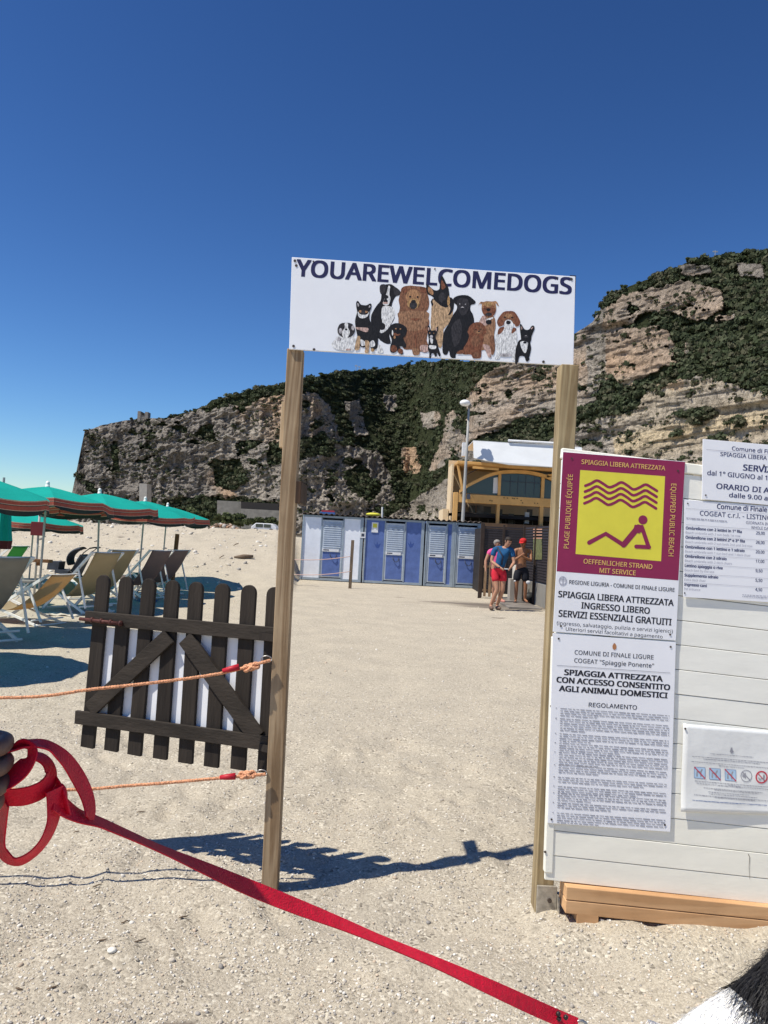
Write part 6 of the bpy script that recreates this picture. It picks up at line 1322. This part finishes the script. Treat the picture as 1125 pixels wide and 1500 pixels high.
b3_ = gnd(729, 886)
J3 = dict(pelvis=(-.05, 0, .86), chest=(-.06, -.02, 1.18), neck=(-.06, -.03, 1.38), head=(-.06, -.05, 1.52), face=(.7, -1, -.2),
          shL=(-.24, 0, 1.31), elL=(-.34, -.05, 1.06), haL=(-.34, -.12, .84), shR=(.12, 0, 1.31), elR=(.16, -.06, 1.04), haR=(.12, -.14, .84),
          hipL=(-.13, 0, .84), knL=(-.10, -.03, .46), anL=(-.08, .02, .09), toeL=(-.08, -.13, .035), hipR=(.05, 0, .84), knR=(.10, -.02, .46), anR=(.12, .02, .09), toeR=(.16, -.12, .035))
P3, W3, j3, h3 = person('person in a pink top mostly hidden behind the man in red shorts', (b3_.x + .05, b3_.y + .55, .02), J3, SK, 1.0)
shirt('top', j3, cloth('pink_cotton', (.75, .10, .28)), P3, 1.12, .45); shorts('shorts', j3, cloth('dark_red_cotton', (.22, .02, .03)), P3, .55); hair(h3, hg, P3); shoes(j3, plain('sandal_pink', (.45, .2, .16)), P3)

# ================================================================ the leash, the hand and the one holding it
redw = mat('red_webbing', (.66, .008, .035), .55, .14, 60, .35, 400, spec=.25)
def ribbon(mb, pts, w_, closed=False, th=.0016, n=6):
    """pts: (px, py, distance ahead, apparent width in photo px)"""
    q_ = crom([Vector((a, b_, c_)) for a, b_, c_, _ in pts], n, False); ws = crom([Vector((d_, 0, 0)) for *_, d_ in pts], n, False)
    P_ = [onY(v.x, v.y, v.z) for v in q_]; L_, R2 = [], []
    for i, p in enumerate(P_):
        t_ = (P_[min(i + 1, len(P_) - 1)] - P_[max(i - 1, 0)]).normalized(); vw = (p - CAMP).normalized(); s_ = t_.cross(vw).normalized(); dep = s_.cross(t_).normalized()
        c_ = max(.15, min(1, ws[i].x * q_[i].z / F / w_)); sn = math.sqrt(max(0, 1 - c_ * c_))
        wv = (s_ * c_ + dep * sn) * w_ / 2; L_.append(p + wv); R2.append(p - wv)
    k = len(P_); vs = L_ + R2; mb.add(vs, [(i, i + 1, k + i + 1, k + i) for i in range(k - 1)])
LZ = onY(100, 1188, .86)
LS = thing('leash', 'bright red webbing leash looped in a hand and running taut to the lower right', 'leash', LZ)
def rib(pts, name):
    mb = MB(); ribbon(mb, pts, .025); o = mb.build(name, redw, LS, False); so = o.modifiers.new('t', 'SOLIDIFY'); so.thickness = .0016; so.offset = 0; return o
rib([(78, 1170, .83, 24), (96, 1183, .85, 22), (118, 1195, .87, 16), (150, 1206, .90, 12), (205, 1230, .95, 9), (240, 1246, .98, 9), (300, 1272, 1.03, 15), (360, 1298, 1.08, 20), (430, 1326, 1.13, 20), (500, 1353, 1.18, 15), (560, 1378, 1.22, 12), (640, 1411, 1.27, 14), (720, 1447, 1.32, 19), (790, 1479, 1.37, 21), (846, 1503, 1.40, 20)], 'strap')
rib([(-14, 1106, .79, 8), (14, 1098, .80, 7), (36, 1091, .805, 8), (50, 1090, .81, 9), (72, 1095, .83, 13), (95, 1112, .85, 17), (114, 1138, .87, 19), (127, 1164, .88, 17), (132, 1186, .88, 14), (130, 1200, .875, 12)], 'loop')
rib([(80, 1156, .83, 22), (80, 1180, .83, 18), (77, 1205, .83, 14), (66, 1230, .83, 11), (48, 1250, .83, 10), (26, 1261, .83, 11), (8, 1254, .83, 12), (1, 1235, .83, 11), (3, 1200, .82, 12), (6, 1168, .80, 14)], 'loop')
rib([(-20, 1156, .78, 24), (8, 1144, .785, 25), (30, 1128, .79, 24), (42, 1112, .795, 18), (44, 1102, .80, 14), (38, 1094, .806, 9), (26, 1096, .812, 6)], 'loop')
rib([(40, 1106, .84, 10), (60, 1110, .845, 12), (72, 1122, .845, 13), (74, 1140, .84, 16), (62, 1156, .825, 22), (38, 1166, .81, 24), (8, 1168, .80, 22), (-22, 1164, .79, 22)], 'loop')
rib([(90, 1190, .85, 22), (84, 1165, .845, 20), (76, 1146, .86, 14)], 'loop')
kb = MB(); kc = onY(86, 1172, .848); kb.ball(kc, (.009, .010, .018), 12, 8); kb.build('knot', redw, LS, True)
# stitched end with rivets and a steel ring
rv = MB()
for px_, py_ in ((817, 1485), (828, 1490), (818, 1492)): rv.ball(onY(px_, py_, 1.383) + Vector((0, -.004, .002)), .0045, 8, 6)
rv.build('rivet', plain('dark_rivet', (.03, .02, .02), .3), LS, True)
rc = onY(850, 1506, 1.405); MB().tube([rc + Vector((.013 * math.cos(a), 0, .013 * math.sin(a))) for a in [k * .4488 for k in range(15)]], .0025, 7).build('steel_ring', metal, LS, True)
MB().tube([rc + Vector((.006, 0, -.01)), rc + Vector((.02, .005, -.03)), rc + Vector((.03, .01, -.055))], .005, 8).build('snap_hook', metal, LS, True)

# the companion who holds the leash stands just outside the frame at the left
SKh = skinm('skin_shade_toned', (.17, .10, .075)); hc = Vector(onY(-66, 1122, .80))  # skin darkened: the hand's shade is put into its colour
JX = dict(pelvis=(0, 0, .93), chest=(.01, .02, 1.27), neck=(.02, .02, 1.50), head=(.03, .02, 1.66), face=(.3, 1, -.2),
          shL=(-.19, .0, 1.44), elL=(-.25, -.05, 1.14), haL=(-.22, .12, .93), shR=(.21, .03, 1.44), elR=(.20, .06, 1.16), haR=(.30, .10, 1.2),
          hipL=(-.10, 0, .91), knL=(-.11, .02, .50), anL=(-.12, -.02, .09), toeL=(-.14, .14, .035), hipR=(.10, 0, .91), knR=(.12, .03, .50), anR=(.12, .0, .09), toeR=(.15, .15, .035))
cl = Vector((-.70, .66, 0.0)); JX['haR'] = tuple(hc - cl - Vector((.075, .015, .02))); JX['elR'] = (.16, .02, 1.13)
P4, W4, j4, h4 = person('person in a grey top just outside the left edge holding the red leash', tuple(cl), JX, SKh)
shirt('top', j4, cloth('grey_jersey', (.10, .095, .10)), P4, 1.18, .95); shorts('shorts', j4, cloth('navy_cotton', (.02, .025, .05)), P4, .6); hair(h4, hb, P4, r=(.092, .10, .10)); shoes(j4, plain('white_shoe', (.6, .6, .58)), P4)
hf = h4; ht = MB(); hcn = hf[0] + hf[2] * .085
for k in range(1): ht.tube([hcn - Vector((0, 0, .012)), hcn + Vector((0, 0, .0)), hcn + Vector((0, 0, .008))], [.27, .28, .12], 28)
ht.tube([hcn, hcn + Vector((0, 0, .07)), hcn + Vector((0, 0, .10))], [.105, .098, .06], 20)
ht.build('added_shade_hat', mat('straw', (.55, .42, .24), .85, .2, 60, .5, 200), P4, True)  # hat added out of view to shade the hand and leash loops
# the gripping hand: palm with four curled fingers of unequal length and a thumb over them
wr = Vector(j4['wrR'][:3]); pm = hc
jh = {'wrist': (*(wr), .026), 'heel': (*(pm - Vector((.045, .0, .0))), (.036, .024)), 'palm': (*pm, (.042, .024)), 'knuck': (*(pm + Vector((.034, .004, .006))), (.040, .018))}
bh = [('wrist', 'heel'), ('heel', 'palm'), ('palm', 'knuck')]
hand = skin_body('hand', jh, bh, SKh, P4)
for i, (dz, ln) in enumerate(((.030, .94), (.011, 1.0), (-.009, .95), (-.028, .76))):
    a = pm + Vector((.030, .002, dz)); f = {'a': (*a, .0095), 'b': (*(a + Vector((.026 * ln, -.010, 0))), .0095), 'c': (*(a + Vector((.030 * ln, -.034 * ln, -.002))), .0088), 'd': (*(a + Vector((.010, -.042 * ln, -.003))), .0078), 'e': (*(a + Vector((-.006, -.032 * ln, -.003))), .007)}
    skin_body('finger', f, [('a', 'b'), ('b', 'c'), ('c', 'd'), ('d', 'e')], SKh, hand)
a = pm + Vector((-.03, -.012, .022)); f = {'a': (*a, .013), 'b': (*(a + Vector((.026, -.022, .018))), .0115), 'c': (*(a + Vector((.050, -.034, .008))), .0105), 'd': (*(a + Vector((.064, -.036, -.008))), .008)}
skin_body('thumb', f, [('a', 'b'), ('b', 'c'), ('c', 'd')], SKh, hand)

# ================================================================ the dog at the lower right
DB_ = thing('dog', 'black and white long haired dog cut off by the lower right corner', 'dog', (.75, 1.5, 0))
wf = mat('white_fur', (.90, .89, .87), .8, .06, 20, .4, 120); bf = mat('black_fur', (.012, .011, .012), .55, .3, 30, .4, 120, spec=.4)
dj = {'rump': (.22, 1.62, .44, (.12, .12)), 'mid': (.42, 1.60, .43, (.12, .13)), 'chest': (.60, 1.56, .44, (.125, .155)), 'ruff': (.70, 1.51, .565, (.095, .10)), 'mane': (.575, 1.46, .575, .07), 'neck': (.795, 1.485, .68, .075), 'skull': (.855, 1.47, .785, (.085, .082)), 'muz': (.955, 1.46, .76, (.045, .042)), 'nose': (1.01, 1.455, .75, .028),
      'tail1': (.12, 1.64, .46, .035), 'tail2': (.02, 1.66, .36, .03), 'tail3': (-.02, 1.67, .24, .02)}
db = [('ruff', 'mane'), ('mid', 'rump'), ('mid', 'chest'), ('chest', 'ruff'), ('ruff', 'neck'), ('neck', 'skull'), ('skull', 'muz'), ('muz', 'nose'), ('rump', 'tail1'), ('tail1', 'tail2'), ('tail2', 'tail3')]
for s in (-1, 1):
    y0 = 1.56 + s * .085; k = 'f%d' % s; dj.update({k + 'a': (.63, y0, .33, .05), k + 'b': (.64, y0, .18, .03), k + 'c': (.645, y0, .06, .022), k + 'd': (.69, y0, .028, .026)}); db += [('chest', k + 'a'), (k + 'a', k + 'b'), (k + 'b', k + 'c'), (k + 'c', k + 'd')]
    y1 = 1.62 + s * .085; k = 'h%d' % s; dj.update({k + 'a': (.24, y1, .34, .075), k + 'b': (.31, y1, .24, .045), k + 'c': (.20, y1, .15, .024), k + 'e': (.215, y1, .05, .02), k + 'd': (.26, y1, .026, .026)}); db += [('rump', k + 'a'), (k + 'a', k + 'b'), (k + 'b', k + 'c'), (k + 'c', k + 'e'), (k + 'e', k + 'd')]
_c, _s = math.cos(R_(72)), math.sin(R_(72))
def turn(x, y): dx, dy = x - .70, y - 1.50; return .70 + _c * dx - _s * dy, 1.50 + _s * dx + _c * dy
for k_ in list(dj):
    x, y, z, r_ = dj[k_]
    if x < .72 and k_ != 'mane': X2, Y2 = turn(x, y); dj[k_] = (X2, Y2 + .0, z, r_)
dog_b = skin_body('body', dj, db, [wf, bf], DB_, 2, 1)
me = dog_b.data; ow = mw(dog_b)
mi_ = []; cen_ = [ow @ p.center for p in me.polygons]
def isblack(c): return (c.y > 1.40 and (c.x + .35 * (c.z - .6) > .735 + .012 * math.sin(c.z * 60)) and c.z > .4 and not (c.x > .93 and c.z < .75)) or (c.y < 1.22 and c.z > .36 and c.y > .9)
for c_ in cen_: mi_.append(1 if isblack(c_) else 0)
me.polygons.foreach_set('material_index', mi_)
# ears
for s in (-1, 1):
    q_ = Vector((.835, 1.47 + s * .06, .85)); MB().ball(q_, (.035, .014, .055), 10, 8, M=Matrix.Rotation(.25 * s, 3, 'X')).build('ear', bf, DB_, True)
MB().ball((1.035, 1.455, .757), (.016, .018, .014)).build('nose', plain('wet_nose', (.01, .01, .01), .2), DB_, True)
for s in (-1, 1): MB().ball((.915, 1.465 + s * .045, .81), .011).build('eye', plain('brown_eye', (.03, .015, .005), .1), DB_, True)
# harness the leash clips to
hr = plain('red_harness', (.45, .02, .03), .6)
hx, hy = turn(.50, 1.59); tx_, ty_ = turn(1.70, 1.5); dx_ = Vector((tx_ - .70, ty_ - 1.5, 0)).normalized(); sx_ = Vector((-dx_.y, dx_.x, 0))
MB().tube([Vector((hx, hy, .43)) + sx_ * (.150 * math.cos(a)) + Vector((0, 0, .160 * math.sin(a))) for a in [k * .3307 for k in range(20)]], .010, 6).build('harness_band', hr, DB_, True)
MB().tube([Vector((.375, 1.41, .59)), Vector((.45, 1.36, .52)), Vector((hx, hy, .43)) + sx_ * .13 + Vector((0, 0, .05))], .007, 6).build('harness_tether', hr, DB_, True)
# long hair strands
rs = np.random.RandomState(8); 
V = np.array([tuple(ow @ v.co) for v in me.vertices]); Nn = np.array([tuple(v.normal) for v in me.vertices]); 
tri = []; ar = []
me.calc_loop_triangles()
T3 = np.array([t_.vertices[:] for t_ in me.loop_triangles]); A_, B_, C_ = V[T3[:, 0]], V[T3[:, 1]], V[T3[:, 2]]
ar = np.linalg.norm(np.cross(B_ - A_, C_ - A_), axis=1) * (A_[:, 2] > .35)
n_h = 60000; pk_ = rs.choice(len(T3), n_h, p=ar / ar.sum()); u_ = rs.rand(n_h, 1); v_ = rs.rand(n_h, 1); fl_ = (u_ + v_) > 1; u_ = np.where(fl_, 1 - u_, u_); v_ = np.where(fl_, 1 - v_, v_)
Pp = A_[pk_] * (1 - u_ - v_) + B_[pk_] * u_ + C_[pk_] * v_; Np = Nn[T3[pk_, 0]]
gd = np.array([-.45, -.35, -.7]) + rs.randn(n_h, 3) * .2; Ln = (.022 + .045 * rs.rand(n_h, 1) ** 2) * np.where(Pp[:, :1] > .86, .35, 1)
blk0 = np.array([isblack(Vector(p)) for p in Pp]); Ln = np.where(blk0[:, None], Ln, Ln * .55)
tip = Pp + Np * Ln * .4 + gd * Ln; mid = Pp + Np * Ln * .3 + gd * Ln * .4
sdv = np.cross(gd, Np); sdv /= np.linalg.norm(sdv, axis=1, keepdims=True) + 1e-9; wd_ = .0006
VV = np.stack([Pp - sdv * wd_, Pp + sdv * wd_, mid + sdv * wd_ * .8, tip, mid - sdv * wd_ * .8], 1).reshape(-1, 3)
base_ = np.arange(n_h)[:, None] * 5
blk_ = np.array([isblack(Vector(p)) for p in Pp])
for nm, msk, m_ in (('white_coat', ~blk_, wf), ('black_coat', blk_, bf)):
    b5 = base_[msk]; fq = np.concatenate([b5 + np.array([[0, 1, 2, 4]])]); ft = b5 + np.array([[4, 2, 3, 3]])
    used = np.concatenate([fq, b5 + np.array([[4, 2, 3, 4]])]) if False else fq
    me2 = bpy.data.meshes.new(nm); keep_ = np.where(np.repeat(msk, 5))[0]; mp_ = -np.ones(len(VV), int); mp_[keep_] = np.arange(len(keep_))
    fs = [tuple(x) for x in mp_[fq]] + [tuple(x) for x in mp_[(b5 + np.array([[4, 2, 3]]))]]
    me2.from_pydata([tuple(x) for x in VV[keep_]], [], fs); me2.update(); o = finish(me2, nm, m_, DB_, False, 0, 'stuff')
